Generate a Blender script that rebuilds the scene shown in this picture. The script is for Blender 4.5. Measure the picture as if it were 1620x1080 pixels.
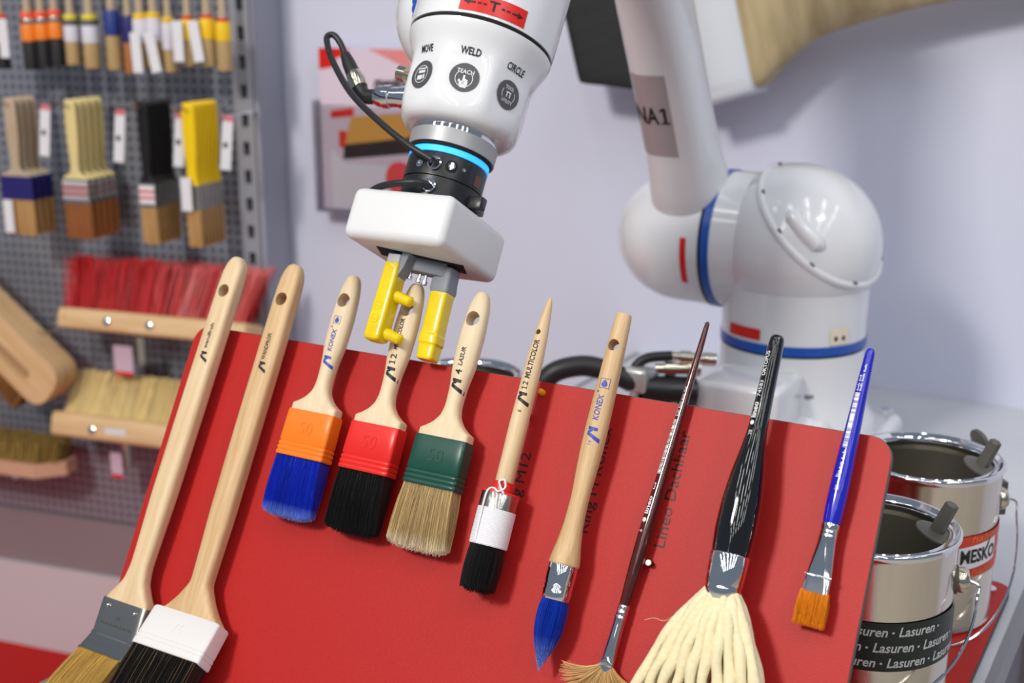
import bpy, bmesh, math, random
import numpy as np
from mathutils import Matrix, Vector
random.seed(7); RNG = np.random.default_rng(7)
PI = math.pi
for o in list(bpy.data.objects): bpy.data.objects.remove(o)
SC = bpy.context.scene
COL = SC.collection

# ------------------------------------------------------------------ camera, world, lights, exposure
cd = bpy.data.cameras.new('camera'); cam = bpy.data.objects.new('camera', cd); COL.objects.link(cam)
cam.location = (0, 0, 1.433); cam.rotation_euler = (math.radians(75), 0, 0)
cd.sensor_width = 36; cd.lens = 44.44; cd.clip_start = 0.05; cd.clip_end = 60
cd.dof.use_dof = True; cd.dof.focus_distance = 1.00; cd.dof.aperture_fstop = 5.2; cd.dof.aperture_blades = 9
SC.camera = cam
SC.view_settings.view_transform = 'Standard'; SC.view_settings.look = 'None'
SC.view_settings.exposure = -0.72; SC.view_settings.gamma = 1.0; SC.view_settings.use_curve_mapping = False
wd = bpy.data.worlds.new('hall'); SC.world = wd; wd.use_nodes = True
bg = wd.node_tree.nodes['Background']; bg.inputs[0].default_value = (0.66, 0.80, 1.0, 1); bg.inputs[1].default_value = 0.42
def area_light(loc, aim, sx, sy, power, color):
    ld = bpy.data.lights.new('hall_light', 'AREA'); ld.shape = 'RECTANGLE'; ld.size = sx; ld.size_y = sy
    ld.energy = power; ld.color = color
    lo = bpy.data.objects.new('hall_light', ld); COL.objects.link(lo); lo.location = loc
    lo.rotation_euler = (Vector(aim) - Vector(loc)).to_track_quat('-Z', 'Y').to_euler()
# the stand's own spot bars, then the rows of tube luminaires under the hall ceiling
area_light((-2.4, -1.5, 3.8), (-0.1, 1.2, 1.0), 0.6, 0.6, 210, (1.0, 0.95, 0.88))
area_light((1.8, -1.4, 4.4), (0.2, 1.2, 1.0), 0.9, 0.4, 26, (0.92, 0.96, 1.0))
for lx in (-4.2, -2.6, -1.0, 0.6, 2.2, 3.8):
    for ly in (-6.4, -4.8, -3.2, -1.6, 0.0):
        area_light((lx, ly, 5.2), (lx, ly, 0), 0.22, 1.25, 16, (1.0, 0.98, 0.95))

# ------------------------------------------------------------------ frames
YAW = math.radians(30); LEAN = math.radians(29.4)
RX = Vector((math.cos(YAW), -math.sin(YAW), 0)); UY = Vector((math.sin(YAW), math.cos(YAW), 0)); UZ = Vector((0, 0, 1))
VV = UY * math.sin(LEAN) + UZ * math.cos(LEAN); NN = RX.cross(VV)
def frame(x, y, z, o):
    m = Matrix.Identity(4)
    for i, c in enumerate((x, y, z, o)):
        for j in range(3): m[j][i] = c[j]
    return m
BOARD = frame(RX, VV, NN, Vector((0.27315, 0.85128, 1.13269)))       # x right, y up the board, z towards the viewer; metres
STAND = frame(RX, UY, UZ, Vector((0.205, 0.733, 0)))                  # table and wall axes, z = height above floor
PY = math.radians(19)
PEG = frame(Vector((math.cos(PY), -math.sin(PY), 0)), Vector((math.sin(PY), math.cos(PY), 0)), UZ, Vector((-0.499, 2.425, 0)))
T4 = Matrix.Translation
def RotX(a): return Matrix.Rotation(math.radians(a), 4, 'X')
def RotY(a): return Matrix.Rotation(math.radians(a), 4, 'Y')
def RotZ(a): return Matrix.Rotation(math.radians(a), 4, 'Z')

# ------------------------------------------------------------------ materials
def lin(c):
    c = c / 255.0
    return c / 12.92 if c <= 0.04045 else ((c + 0.055) / 1.055) ** 2.4
def rgb(r, g, b): return (lin(r), lin(g), lin(b), 1)
MATS = {}
def mat(name, col, rough=0.5, metal=0.0, coat=0.0, col2=None, noise=None, bump=0.0, bump_scale=None, spec=0.5, island=0.0, emit=None, trans=0.0, ior=1.45, sheen=0.0, detail=3, coat_rough=0.05):
    """principled material; noise = (sx, sy, sz) stretch of a noise mixing col with col2, bump from the same or a finer noise"""
    if name in MATS: return MATS[name]
    m = bpy.data.materials.new(name); m.use_nodes = True; nt = m.node_tree; N = nt.nodes; L = nt.links
    p = N['Principled BSDF']
    p.inputs['Base Color'].default_value = col; p.inputs['Roughness'].default_value = rough; p.inputs['Metallic'].default_value = metal
    p.inputs['Coat Weight'].default_value = coat; p.inputs['Coat Roughness'].default_value = coat_rough
    p.inputs['Specular IOR Level'].default_value = spec; p.inputs['Transmission Weight'].default_value = trans; p.inputs['IOR'].default_value = ior
    if sheen: p.inputs['Sheen Weight'].default_value = sheen
    if emit:
        p.inputs['Emission Color'].default_value = emit[0]; p.inputs['Emission Strength'].default_value = emit[1]
    tc = None
    def coords(scale):
        nonlocal tc
        if tc is None: tc = N.new('ShaderNodeTexCoord')
        mp = N.new('ShaderNodeMapping'); mp.inputs['Scale'].default_value = scale
        L.new(tc.outputs['Object'], mp.inputs['Vector']); return mp.outputs['Vector']
    last = None
    if noise:
        nz = N.new('ShaderNodeTexNoise'); nz.inputs['Scale'].default_value = 1.0; nz.inputs['Detail'].default_value = detail; nz.inputs['Roughness'].default_value = 0.6
        L.new(coords(noise), nz.inputs['Vector'])
        rp = N.new('ShaderNodeValToRGB'); rp.color_ramp.elements[0].position = 0.3; rp.color_ramp.elements[1].position = 0.72
        rp.color_ramp.elements[0].color = col; rp.color_ramp.elements[1].color = col2 or col
        L.new(nz.outputs['Fac'], rp.inputs['Fac']); last = rp.outputs['Color']
        if bump:
            if bump_scale:
                n2 = N.new('ShaderNodeTexNoise'); n2.inputs['Scale'].default_value = 1.0; n2.inputs['Detail'].default_value = 2
                L.new(coords(bump_scale), n2.inputs['Vector']); src = n2.outputs['Fac']
            else: src = nz.outputs['Fac']
            bp = N.new('ShaderNodeBump'); bp.inputs['Strength'].default_value = bump; bp.inputs['Distance'].default_value = 0.001
            L.new(src, bp.inputs['Height']); L.new(bp.outputs['Normal'], p.inputs['Normal'])
    if island:
        ge = N.new('ShaderNodeNewGeometry'); hs = N.new('ShaderNodeHueSaturation'); mr = N.new('ShaderNodeMapRange')
        mr.inputs['To Min'].default_value = 1 - island; mr.inputs['To Max'].default_value = 1 + island
        L.new(ge.outputs['Random Per Island'], mr.inputs['Value']); L.new(mr.outputs['Result'], hs.inputs['Value'])
        if last: L.new(last, hs.inputs['Color'])
        else: hs.inputs['Color'].default_value = col
        last = hs.outputs['Color']
    if last: L.new(last, p.inputs['Base Color'])
    MATS[name] = m; return m

def tip_mat(name, col, tipcol, y0, y1, rough=0.4, island=0.3):
    """bristle material whose own colour pales towards the tips (local y from y0 root to y1 tip)"""
    m = mat(name, col, rough, island=island, spec=0.4); nt = m.node_tree; N = nt.nodes; L = nt.links
    tc = N.new('ShaderNodeTexCoord'); sx = N.new('ShaderNodeSeparateXYZ'); mr = N.new('ShaderNodeMapRange'); mx = N.new('ShaderNodeMix'); mx.data_type = 'RGBA'
    L.new(tc.outputs['Object'], sx.inputs[0]); L.new(sx.outputs['Y'], mr.inputs['Value'])
    mr.inputs['From Min'].default_value = y0; mr.inputs['From Max'].default_value = y1
    L.new(mr.outputs['Result'], mx.inputs['Factor']); mx.inputs['A'].default_value = col; mx.inputs['B'].default_value = tipcol
    hs = [n for n in N if n.type == 'HUE_SAT'][0]; L.new(mx.outputs['Result'], hs.inputs['Color'])
    return m

M_WOOD = mat('pale_beech', rgb(222, 196, 158), 0.5, col2=rgb(205, 174, 132), noise=(160, 14, 160), bump=0.15, bump_scale=(900, 60, 900))
M_WOOD2 = mat('warm_beech', rgb(216, 184, 140), 0.5, col2=rgb(192, 152, 106), noise=(220, 12, 220), bump=0.3, bump_scale=(1200, 50, 1200))
M_WOOD3 = mat('light_alder', rgb(228, 208, 176), 0.5, col2=rgb(212, 188, 150), noise=(140, 12, 140), bump=0.12, bump_scale=(900, 60, 900))
M_WOODP = mat('block_wood', rgb(226, 192, 146), 0.5, col2=rgb(206, 166, 118), noise=(6, 60, 60))
M_BIGWOOD = mat('varnished_wood', rgb(196, 178, 138), 0.45, col2=rgb(160, 138, 98), noise=(5, 30, 30))
M_RED = mat('red_laminate', rgb(172, 29, 26), 0.48, col2=rgb(178, 33, 29), noise=(300, 300, 300), bump=0.12, bump_scale=(500, 900, 500), spec=0.3)
M_DARKEDGE = mat('dark_edge', rgb(58, 52, 50), 0.5)
M_BLACKINK = mat('black_print', rgb(26, 24, 24), 0.5)
M_BLUEINK = mat('blue_print', rgb(48, 76, 168), 0.5)
M_WHITEINK = mat('white_print', rgb(235, 235, 235), 0.5)
M_ROBOT = mat('robot_white', rgb(228, 229, 232), 0.16, coat=0.5, spec=0.5)
M_GRIPWHITE = mat('printed_white', rgb(220, 220, 221), 0.38)
M_CHROME = mat('chrome', rgb(225, 225, 228), 0.07, metal=1)
M_STEEL = mat('brushed_steel', rgb(196, 192, 186), 0.22, metal=1, col2=rgb(182, 178, 170), noise=(4, 4, 400))
M_TIN = mat('tin_can', rgb(218, 210, 196), 0.17, metal=1, col2=rgb(205, 198, 186), noise=(60, 60, 3))
M_TININ = mat('tin_inside', rgb(200, 196, 186), 0.32, metal=1)
M_NICKEL = mat('nickel', rgb(205, 198, 180), 0.18, metal=1)
M_GREYMET = mat('grey_anodised', rgb(168, 168, 170), 0.4, metal=0.3)
M_BLACK = mat('black_anodised', rgb(34, 34, 36), 0.32, spec=0.5)
M_RUBBER = mat('black_rubber', rgb(36, 36, 38), 0.45)
M_GREYPL = mat('grey_plastic', rgb(132, 136, 146), 0.45)
M_DGREYPL = mat('dark_grey_plastic', rgb(86, 84, 78), 0.45)
M_YELLOW = mat('yellow_dip', rgb(240, 212, 12), 0.25, coat=0.4, col2=rgb(226, 192, 6), noise=(60, 60, 60), bump=0.3, bump_scale=(120, 120, 120))
M_BLUEBAND = mat('blue_band', rgb(34, 86, 176), 0.3)
M_LED = mat('led_ring', rgb(60, 170, 255), 0.4, emit=(rgb(36, 150, 255), 2.2))
M_STICKRED = mat('sticker_red', rgb(214, 36, 30), 0.3)
M_BTN = mat('button_grey', rgb(82, 80, 84), 0.35)
M_BTNIN = mat('button_symbol', rgb(222, 222, 224), 0.4)
M_WALL = mat('wall_paint', rgb(212, 214, 231), 0.55, col2=rgb(209, 211, 229), noise=(2, 2, 2))
M_TABLE = mat('table_top_grey', rgb(198, 200, 206), 0.22, col2=rgb(188, 190, 196), noise=(3, 3, 3))
M_TABEDGE = mat('table_edge', rgb(134, 134, 138), 0.35, metal=0.4)
M_CARPET = mat('red_carpet', rgb(190, 14, 8), 0.9, col2=rgb(168, 10, 6), noise=(200, 200, 200), bump=0.5)
M_SLOT = mat('slot_dark', rgb(18, 18, 20), 0.8)
M_RAIL = mat('rail_grey', rgb(158, 160, 170), 0.4, metal=0.2)
M_PANELG = mat('kick_panel_grey', rgb(140, 128, 132), 0.28, spec=0.6)
M_PLINTH = mat('plinth_white', rgb(205, 196, 200), 0.18, spec=0.6)
M_CARD = mat('white_card', rgb(226, 226, 230), 0.6)
M_PINK = mat('pink_card', rgb(214, 120, 130), 0.6)
M_ACRYL = mat('clear_acrylic', (1, 1, 1, 1), 0.05, trans=1.0, ior=1.12, spec=0.3)

def pegboard_material():
    m = bpy.data.materials.new('perforated_metal'); m.use_nodes = True; nt = m.node_tree; N = nt.nodes; L = nt.links
    p = N['Principled BSDF']; p.inputs['Roughness'].default_value = 0.33; p.inputs['Metallic'].default_value = 0.35
    tc = N.new('ShaderNodeTexCoord'); mp = N.new('ShaderNodeMapping'); mp.inputs['Scale'].default_value = (52, 0.001, 52); L.new(tc.outputs['Object'], mp.inputs['Vector'])
    vo = N.new('ShaderNodeTexVoronoi'); vo.inputs['Scale'].default_value = 1; vo.inputs['Randomness'].default_value = 0.0; L.new(mp.outputs['Vector'], vo.inputs['Vector'])
    rp = N.new('ShaderNodeValToRGB'); e = rp.color_ramp.elements
    e[0].position = 0.26; e[0].color = rgb(98, 100, 110); e[1].position = 0.33; e[1].color = rgb(146, 150, 160)
    L.new(vo.outputs['Distance'], rp.inputs['Fac']); L.new(rp.outputs['Color'], p.inputs['Base Color'])
    return m
M_PEG = pegboard_material()

# ------------------------------------------------------------------ geometry collector
class G:
    def __init__(s): s.v = []; s.f = []
    def add(s, verts, faces, m=None):
        n = len(s.v)
        if m is not None: verts = [m @ Vector(v) for v in verts]
        s.v += [tuple(v) for v in verts]; s.f += [tuple(i + n for i in f) for f in faces]; return s
    def box(s, x0, x1, y0, y1, z0, z1, m=None):
        vs = [(x, y, z) for z in (z0, z1) for y in (y0, y1) for x in (x0, x1)]
        return s.add(vs, [(0, 2, 3, 1), (4, 5, 7, 6), (0, 1, 5, 4), (2, 6, 7, 3), (0, 4, 6, 2), (1, 3, 7, 5)], m)
    def rings(s, rings, cap0=True, cap1=True, closed=True, m=None):
        n = len(rings[0]); vs = [p for r in rings for p in r]; fs = []
        for i in range(len(rings) - 1):
            for j in range(n if closed else n - 1):
                k = (j + 1) % n; fs.append((i * n + j, i * n + k, (i + 1) * n + k, (i + 1) * n + j))
        if cap0: fs.append(tuple(reversed(range(n))))
        if cap1: fs.append(tuple((len(rings) - 1) * n + j for j in range(n)))
        return s.add(vs, fs, m)
    def rbox(s, sx, sy, sz, r, seg=4, m=None):
        """box centred at the origin with every edge rounded"""
        out = []
        for k in range(2 * seg + 2):
            if k <= seg: a = -PI / 2 + k * PI / 2 / seg; zc = -sz / 2 + r
            else: a = (k - seg - 1) * PI / 2 / seg; zc = sz / 2 - r
            ins = r * (1 - math.cos(a)); z = zc + r * math.sin(a); ring = []
            rr = max(r - ins, 1e-5)
            for q, (cx, cy) in enumerate(((1, 1), (-1, 1), (-1, -1), (1, -1))):
                for i in range(seg + 1):
                    b = q * PI / 2 + i * PI / 2 / seg
                    ring.append((cx * (sx / 2 - r) + rr * math.cos(b), cy * (sy / 2 - r) + rr * math.sin(b), z))
            out.append(ring)
        return s.rings(out, m=m)
    def lathe(s, prof, n=40, m=None, cap0=True, cap1=True):
        """profile of (y, radius) turned about local y"""
        return s.rings([[(r * math.cos(2 * PI * j / n), y, r * math.sin(2 * PI * j / n)) for j in range(n)] for y, r in prof], cap0, cap1, m=m)
    def tube(s, pts, r, n=10, m=None):
        pts = [Vector(p) for p in pts]; rs = r if isinstance(r, (list, tuple)) else [r] * len(pts); out = []; up = None
        for i, p in enumerate(pts):
            t = (pts[min(i + 1, len(pts) - 1)] - pts[max(i - 1, 0)]).normalized()
            if up is None: up = t.orthogonal().normalized()
            up = (up - t * up.dot(t)).normalized(); w = t.cross(up)
            out.append([p + (up * math.cos(2 * PI * j / n) + w * math.sin(2 * PI * j / n)) * rs[i] for j in range(n)])
        return s.rings(out, m=m)
    def prism(s, poly, z0, z1, m=None):
        n = len(poly)
        return s.add([(x, y, z0) for x, y in poly] + [(x, y, z1) for x, y in poly],
                     [tuple(reversed(range(n))), tuple(range(n, 2 * n))] + [(i, (i + 1) % n, n + (i + 1) % n, n + i) for i in range(n)], m)
    def sphere(s, r, n=32, k=16, m=None, c=(0, 0, 0)):
        return s.rings([[(c[0] + r * math.sin(PI * i / k) * math.cos(2 * PI * j / n), c[1] - r * math.cos(PI * i / k), c[2] - r * math.sin(PI * i / k) * math.sin(2 * PI * j / n)) for j in range(n)]
                        for i in [0.02] + list(range(1, k)) + [k - 0.02]], m=m)

def smooth_pts(pts, n=8):
    """catmull-rom through the points"""
    P = [Vector(p) for p in pts]; P = [P[0] * 2 - P[1]] + P + [P[-1] * 2 - P[-2]]; out = []
    for i in range(1, len(P) - 2):
        for k in range(n):
            t = k / n; a, b, c, d = P[i - 1:i + 3]
            out.append(0.5 * ((2 * b) + (c - a) * t + (2 * a - 5 * b + 4 * c - d) * t * t + (3 * b - a - 3 * c + d) * t ** 3))
    out.append(P[-2]); return out

WORLD = {}
def thing(name, label, cat, m, group=None):
    o = bpy.data.objects.new(name, None); o.empty_display_size = 0.02; COL.objects.link(o)
    o.matrix_world = m; WORLD[o.name] = m.copy(); o['label'] = label; o['category'] = cat
    if group: o['group'] = group
    return o
def tag(o, label=None, cat=None, group=None, kind=None):
    if label: o['label'] = label
    if cat: o['category'] = cat
    if group: o['group'] = group
    if kind: o['kind'] = kind
    return o
def emit_mesh(name, g, material, parent=None, m=None, smooth=True, angle=35, kind=None, label=None):
    """ONE mesh object. m: frame of the collected vertices in the world (None: already in the parent's frame)"""
    me = bpy.data.meshes.new(name); vs = g.v
    root = parent
    while root is not None and root.parent is not None: root = root.parent
    if m is not None:
        k = WORLD[root.name].inverted() @ m if root is not None else m
        vs = [tuple(k @ Vector(v)) for v in vs]
    me.from_pydata(vs, [], g.f); me.validate(); me.materials.append(material)
    bm = bmesh.new(); bm.from_mesh(me); bmesh.ops.recalc_face_normals(bm, faces=bm.faces); bm.to_mesh(me); bm.free()
    if smooth:
        me.polygons.foreach_set('use_smooth', [True] * len(me.polygons)); me.set_sharp_from_angle(angle=math.radians(angle))
    o = bpy.data.objects.new(name, me); COL.objects.link(o)
    if parent: o.parent = parent
    if kind: o['kind'] = kind
    if label: o['label'] = label
    return o
def single(name, g, material, m, label, cat, group=None, **k):
    """a thing that is one mesh, its origin at frame m"""
    o = emit_mesh(name, g, material, **k); o.matrix_world = m; WORLD[o.name] = m.copy(); return tag(o, label, cat, group)
def struct(name, g, material, m=None, parent=None, smooth=False):
    o = emit_mesh(name, g, material, parent, smooth=smooth)
    if m is not None: o.matrix_world = m
    if not parent: o['kind'] = 'structure'; WORLD[o.name] = m.copy() if m is not None else Matrix.Identity(4)
    return o
def dup(root, m, label=None, group=None):
    r = root.copy(); COL.objects.link(r); r.matrix_world = m; WORLD[r.name] = m.copy()
    if label: r['label'] = label
    if group: r['group'] = group
    for ch in list(root.children):
        c = ch.copy(); COL.objects.link(c); c.parent = r
        for gch in list(ch.children):
            d = gch.copy(); COL.objects.link(d); d.parent = c
    return r

# ------------------------------------------------------------------ lettering (flat print laid on real surfaces)
def glyphs(txt, size, bold=0.0, shear=0.0, space=1.0):
    cu = bpy.data.curves.new('t', 'FONT'); cu.body = txt; cu.size = size; cu.shear = shear; cu.offset = bold * size; cu.resolution_u = 2; cu.space_character = space
    ob = bpy.data.objects.new('t', cu); me = ob.to_mesh()
    vs = [tuple(v.co) for v in me.vertices]; fs = [tuple(p.vertices) for p in me.polygons]
    ob.to_mesh_clear(); bpy.data.objects.remove(ob); bpy.data.curves.remove(cu)
    w = max(v[0] for v in vs) if vs else 0
    return vs, fs, w
def refine(vs, fs, ml):
    bm = bmesh.new(); bv = [bm.verts.new(v) for v in vs]
    for f in fs:
        try: bm.faces.new([bv[i] for i in f])
        except ValueError: pass
    bmesh.ops.triangulate(bm, faces=bm.faces[:])
    for _ in range(5):
        le = [e for e in bm.edges if e.calc_length() > ml]
        if not le: break
        bmesh.ops.subdivide_edges(bm, edges=le, cuts=1); bmesh.ops.triangulate(bm, faces=[f for f in bm.faces if len(f.verts) > 3])
    bm.verts.index_update(); o = [tuple(v.co) for v in bm.verts], [tuple(v.index for v in f.verts) for f in bm.faces]; bm.free(); return o
def put_text(g, txt, size, x, y, fn, up=True, bold=0.0, shear=0.0, fit=None, center=False):
    """letters starting at (x, y); up=True: reading up local y with the letter tops to -x; fn(x, y) gives the surface point"""
    vs, fs, w = glyphs(txt, size, bold * 1.7, shear); vs, fs = refine(vs, fs, size * 0.22); k = fit / w if fit else 1.0; off = -w * k / 2 if center else 0
    out = []
    for a, b, _ in vs:
        a = a * k + off
        out.append(fn(x - b, y + a) if up else fn(x + a, y + b))
    g.add(out, fs); return w * k
def put_poly(g, poly, fn, faces=None):
    ext = max(max(p[i] for p in poly) - min(p[i] for p in poly) for i in (0, 1))
    vs, fs = refine([(p[0], p[1], 0) for p in poly], faces or [tuple(range(len(poly)))], max(ext * 0.25, 0.0006))
    g.add([fn(a, b) for a, b, _ in vs], fs)

# ------------------------------------------------------------------ lofted handles
def sup(a, b, p, n=36):
    out = []
    for j in range(n):
        t = 2 * PI * j / n; c, s = math.cos(t), math.sin(t)
        out.append((a * math.copysign(abs(c) ** (2 / p), c), b * math.copysign(abs(s) ** (2 / p), s)))
    return out
class Loft:
    """sections (y, width, thickness, exponent, x offset, z offset) along local y, resampled smoothly"""
    def __init__(s, secs, n=36, sub=6, smooth=True):
        S = np.array([list(q) + [2, 0, 0][len(q) - 3:] if len(q) < 6 else list(q) for q in secs], float)
        if smooth and len(S) > 2:
            t = np.concatenate([[0], np.cumsum(np.abs(np.diff(S[:, 0])) + 1e-6)]); tt = np.concatenate([np.linspace(t[i], t[i + 1], sub, endpoint=False) for i in range(len(t) - 1)] + [[t[-1]]])
            out = []
            for c in range(6):
                y = S[:, c]; d = np.diff(y) / np.diff(t); mslope = np.zeros(len(y)); mslope[1:-1] = np.where(d[1:] * d[:-1] > 0, 2 * d[1:] * d[:-1] / (d[1:] + d[:-1] + 1e-12), 0); mslope[0] = d[0]; mslope[-1] = d[-1]
                i = np.clip(np.searchsorted(t, tt, side='right') - 1, 0, len(t) - 2); h = t[i + 1] - t[i]; u = (tt - t[i]) / h
                out.append((2 * u**3 - 3 * u**2 + 1) * y[i] + (u**3 - 2 * u**2 + u) * h * mslope[i] + (-2 * u**3 + 3 * u**2) * y[i + 1] + (u**3 - u**2) * h * mslope[i + 1])
            S = np.array(out).T
        s.S = S; s.n = n
    def geo(s):
        return G().rings([[(x + q[4], q[0], z + q[5]) for x, z in sup(q[1] / 2, q[2] / 2, q[3], s.n)] for q in s.S])
    def at(s, y):
        S = s.S; o = np.argsort(S[:, 0]); return [np.interp(y, S[o, 0], S[o, c]) for c in range(1, 6)]
    def surf(s, x, y, lift=0.00025):
        w, th, p, x0, z0 = s.at(y); q = min(abs((x - x0) / (w / 2)), 0.995)
        return (x, y, z0 + th / 2 * (1 - q ** p) ** (1 / p) + lift)
def bored(o, cutters):
    """cut holes through a mesh with temporary cutters"""
    tmp = []
    for g in cutters:
        me = bpy.data.meshes.new('cut'); me.from_pydata(g.v, [], g.f); bm = bmesh.new(); bm.from_mesh(me); bmesh.ops.recalc_face_normals(bm, faces=bm.faces); bm.to_mesh(me); bm.free()
        c = bpy.data.objects.new('cut', me); COL.objects.link(c); c.matrix_world = WORLD.get(o.parent.name if o.parent else o.name, Matrix.Identity(4)); tmp.append(c)
        md = o.modifiers.new('b', 'BOOLEAN'); md.operation = 'DIFFERENCE'; md.object = c; md.solver = 'EXACT'
    bpy.context.view_layer.update(); dg = bpy.context.evaluated_depsgraph_get()
    me = bpy.data.meshes.new_from_object(o.evaluated_get(dg)); o.modifiers.clear(); old = o.data; nm = old.name; o.data = me; bpy.data.meshes.remove(old); me.name = nm
    me.polygons.foreach_set('use_smooth', [True] * len(me.polygons)); me.set_sharp_from_angle(angle=math.radians(40))
    for c in tmp: d = c.data; bpy.data.objects.remove(c); bpy.data.meshes.remove(d)
def zhole(x, y, r, z0=-0.05, z1=0.05, n=28, tilt=0.0):
    g = G(); g.rings([[(x + r * math.cos(2 * PI * j / n) + tilt * z, y + r * math.sin(2 * PI * j / n), z) for j in range(n)] for z in (z0, z1)]); return g

# ------------------------------------------------------------------ bristles: real hairs, one mesh each bundle
def hairs(root, tip, r0, r1, bend=None, seg=3, mid_bias=0.5):
    """three-sided tapering hairs from root (n,3) to tip (n,3)"""
    n = len(root); g = G(); root = np.asarray(root); tip = np.asarray(tip)
    d = tip - root; d /= np.linalg.norm(d, axis=1)[:, None] + 1e-9
    ref = np.where(np.abs(d[:, [2]]) < 0.9, np.array([[0, 0, 1.0]]), np.array([[1.0, 0, 0]])); a = np.cross(d, ref); a /= np.linalg.norm(a, axis=1)[:, None]; b = np.cross(d, a)
    V = np.zeros((n, seg + 1, 3, 3))
    for k in range(seg + 1):
        u = k / seg; c = root * (1 - u) + tip * u
        if bend is not None: c = c + bend * (4 * u * (1 - u))
        r = r0 * (1 - u) + r1 * u
        for j in range(3):
            t = 2 * PI * j / 3; V[:, k, j] = c + (a * math.cos(t) + b * math.sin(t)) * r
    g.v = [tuple(p) for p in V.reshape(-1, 3)]; st = (seg + 1) * 3; F = []
    base = []
    for k in range(seg):
        for j in range(3): q = (j + 1) % 3; base.append((k * 3 + j, k * 3 + q, (k + 1) * 3 + q, (k + 1) * 3 + j))
    base.append((seg * 3, seg * 3 + 1, seg * 3 + 2))
    for i in range(n): F += [tuple(x + i * st for x in f) for f in base]
    g.f = F; return g
def flat_bundle(n, y0, y1, w0, t0, w1, t1, jitter=0.002, r=0.00022, zc=0.0, round_tip=0.0, r1=None):
    u = RNG.uniform(-1, 1, n); v = RNG.uniform(-1, 1, n)
    e = RNG.random(n) < 0.45; v = np.where(e, np.sign(v) * RNG.uniform(0.8, 1, n), v)            # many on the faces
    e2 = RNG.random(n) < 0.12; u = np.where(e2, np.sign(u) * RNG.uniform(0.93, 1, n), u)
    root = np.stack([u * w0 / 2, np.full(n, y0), v * t0 / 2 + zc], 1)
    ty = y1 + RNG.normal(0, jitter, n) + round_tip * (np.abs(u) ** 5) + (v ** 2) * abs(y1 - y0) * 0.05
    tip = np.stack([u * w1 / 2 + RNG.normal(0, 0.0006, n), ty, v * t1 / 2 + zc + RNG.normal(0, 0.0003, n)], 1)
    bend = np.stack([RNG.normal(0, 0.0005, n), np.zeros(n), RNG.normal(0, 0.0003, n) + v * 0.0012], 1)
    return hairs(root, tip, r, r1 or r * 0.6, bend)
def round_bundle(n, y0, r0, y1, r1, bulge=0.0, dome=0.004, jitter=0.001, r=0.00022):
    q = np.sqrt(RNG.uniform(0.2, 1, n)); q = np.where(RNG.random(n) < 0.5, RNG.uniform(0.93, 1, n), q); a = RNG.uniform(0, 2 * PI, n)
    root = np.stack([q * r0 * np.cos(a), np.full(n, y0), q * r0 * np.sin(a)], 1)
    tip = np.stack([q * r1 * np.cos(a), y1 + dome * q ** 2 + RNG.normal(0, jitter, n), q * r1 * np.sin(a)], 1)
    bend = np.stack([q * bulge * np.cos(a) + RNG.normal(0, .0003, n), np.zeros(n), q * bulge * np.sin(a) + RNG.normal(0, .0003, n)], 1)
    return hairs(root, tip, r, r * 0.6, bend, seg=4)

# ================================================================== THE SETTING
struct('floor', G().box(-6, 6, -6, 6, -0.02, 0), mat('aisle_floor', rgb(186, 178, 168), 0.6, col2=rgb(176, 168, 158), noise=(8, 8, 8)), Matrix.Translation((0, 1, 0)))
struct('floor_carpet', G().box(-2.6, 0.3, -1.6, 0.0, 0.0, 0.006), M_CARPET, PEG)
WALLY = 1.215
w = struct('wall_back', G().box(-1.9, 2.6, WALLY, WALLY + 0.04, 0.0, 3.2), M_WALL, STAND)
# side cheek of the shop-fitting wall, running back to the white wall
struct('wall_side', G().box(0.016, 0.026, -0.004, 0.13, 0, 3.2), mat('side_strip_paint', rgb(150, 152, 166), 0.5), PEG)

# ---- perforated shop wall with its slotted upright, kick panel and plinth
pw = thing('pegboard_wall_unit', 'grey perforated metal shop wall with slotted upright and white plinth', 'shop wall', PEG)
for z0, z1 in ((0.346, 0.789), (0.793, 1.62), (1.624, 2.4)):
    emit_mesh('perforated_panel', G().box(-2.6, -0.028, 0.0, 0.012, z0, z1), M_PEG, pw, smooth=False)
emit_mesh('kick_panel', G().box(-2.6, -0.02, -0.002, 0.012, 0.215, 0.340), M_PANELG, pw, smooth=False)
emit_mesh('plinth', G().box(-2.6, 0.0, -0.01, 0.03, 0.0, 0.213), M_PLINTH, pw, smooth=False)
g = G(); g.box(-0.026, -0.012, -0.006, 0.02, 0, 2.4); g.box(0.002, 0.014, -0.006, 0.02, 0, 2.4)
zz = 0.0
while zz < 2.39: g.box(-0.012, 0.002, -0.006, 0.02, zz, zz + 0.028); zz += 0.0535
up = emit_mesh('slotted_upright', g, M_RAIL, pw, smooth=False)
emit_mesh('slot_backing', G().box(-0.012, 0.002, 0.012, 0.02, 0, 2.4), M_SLOT, up, smooth=False)

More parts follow.
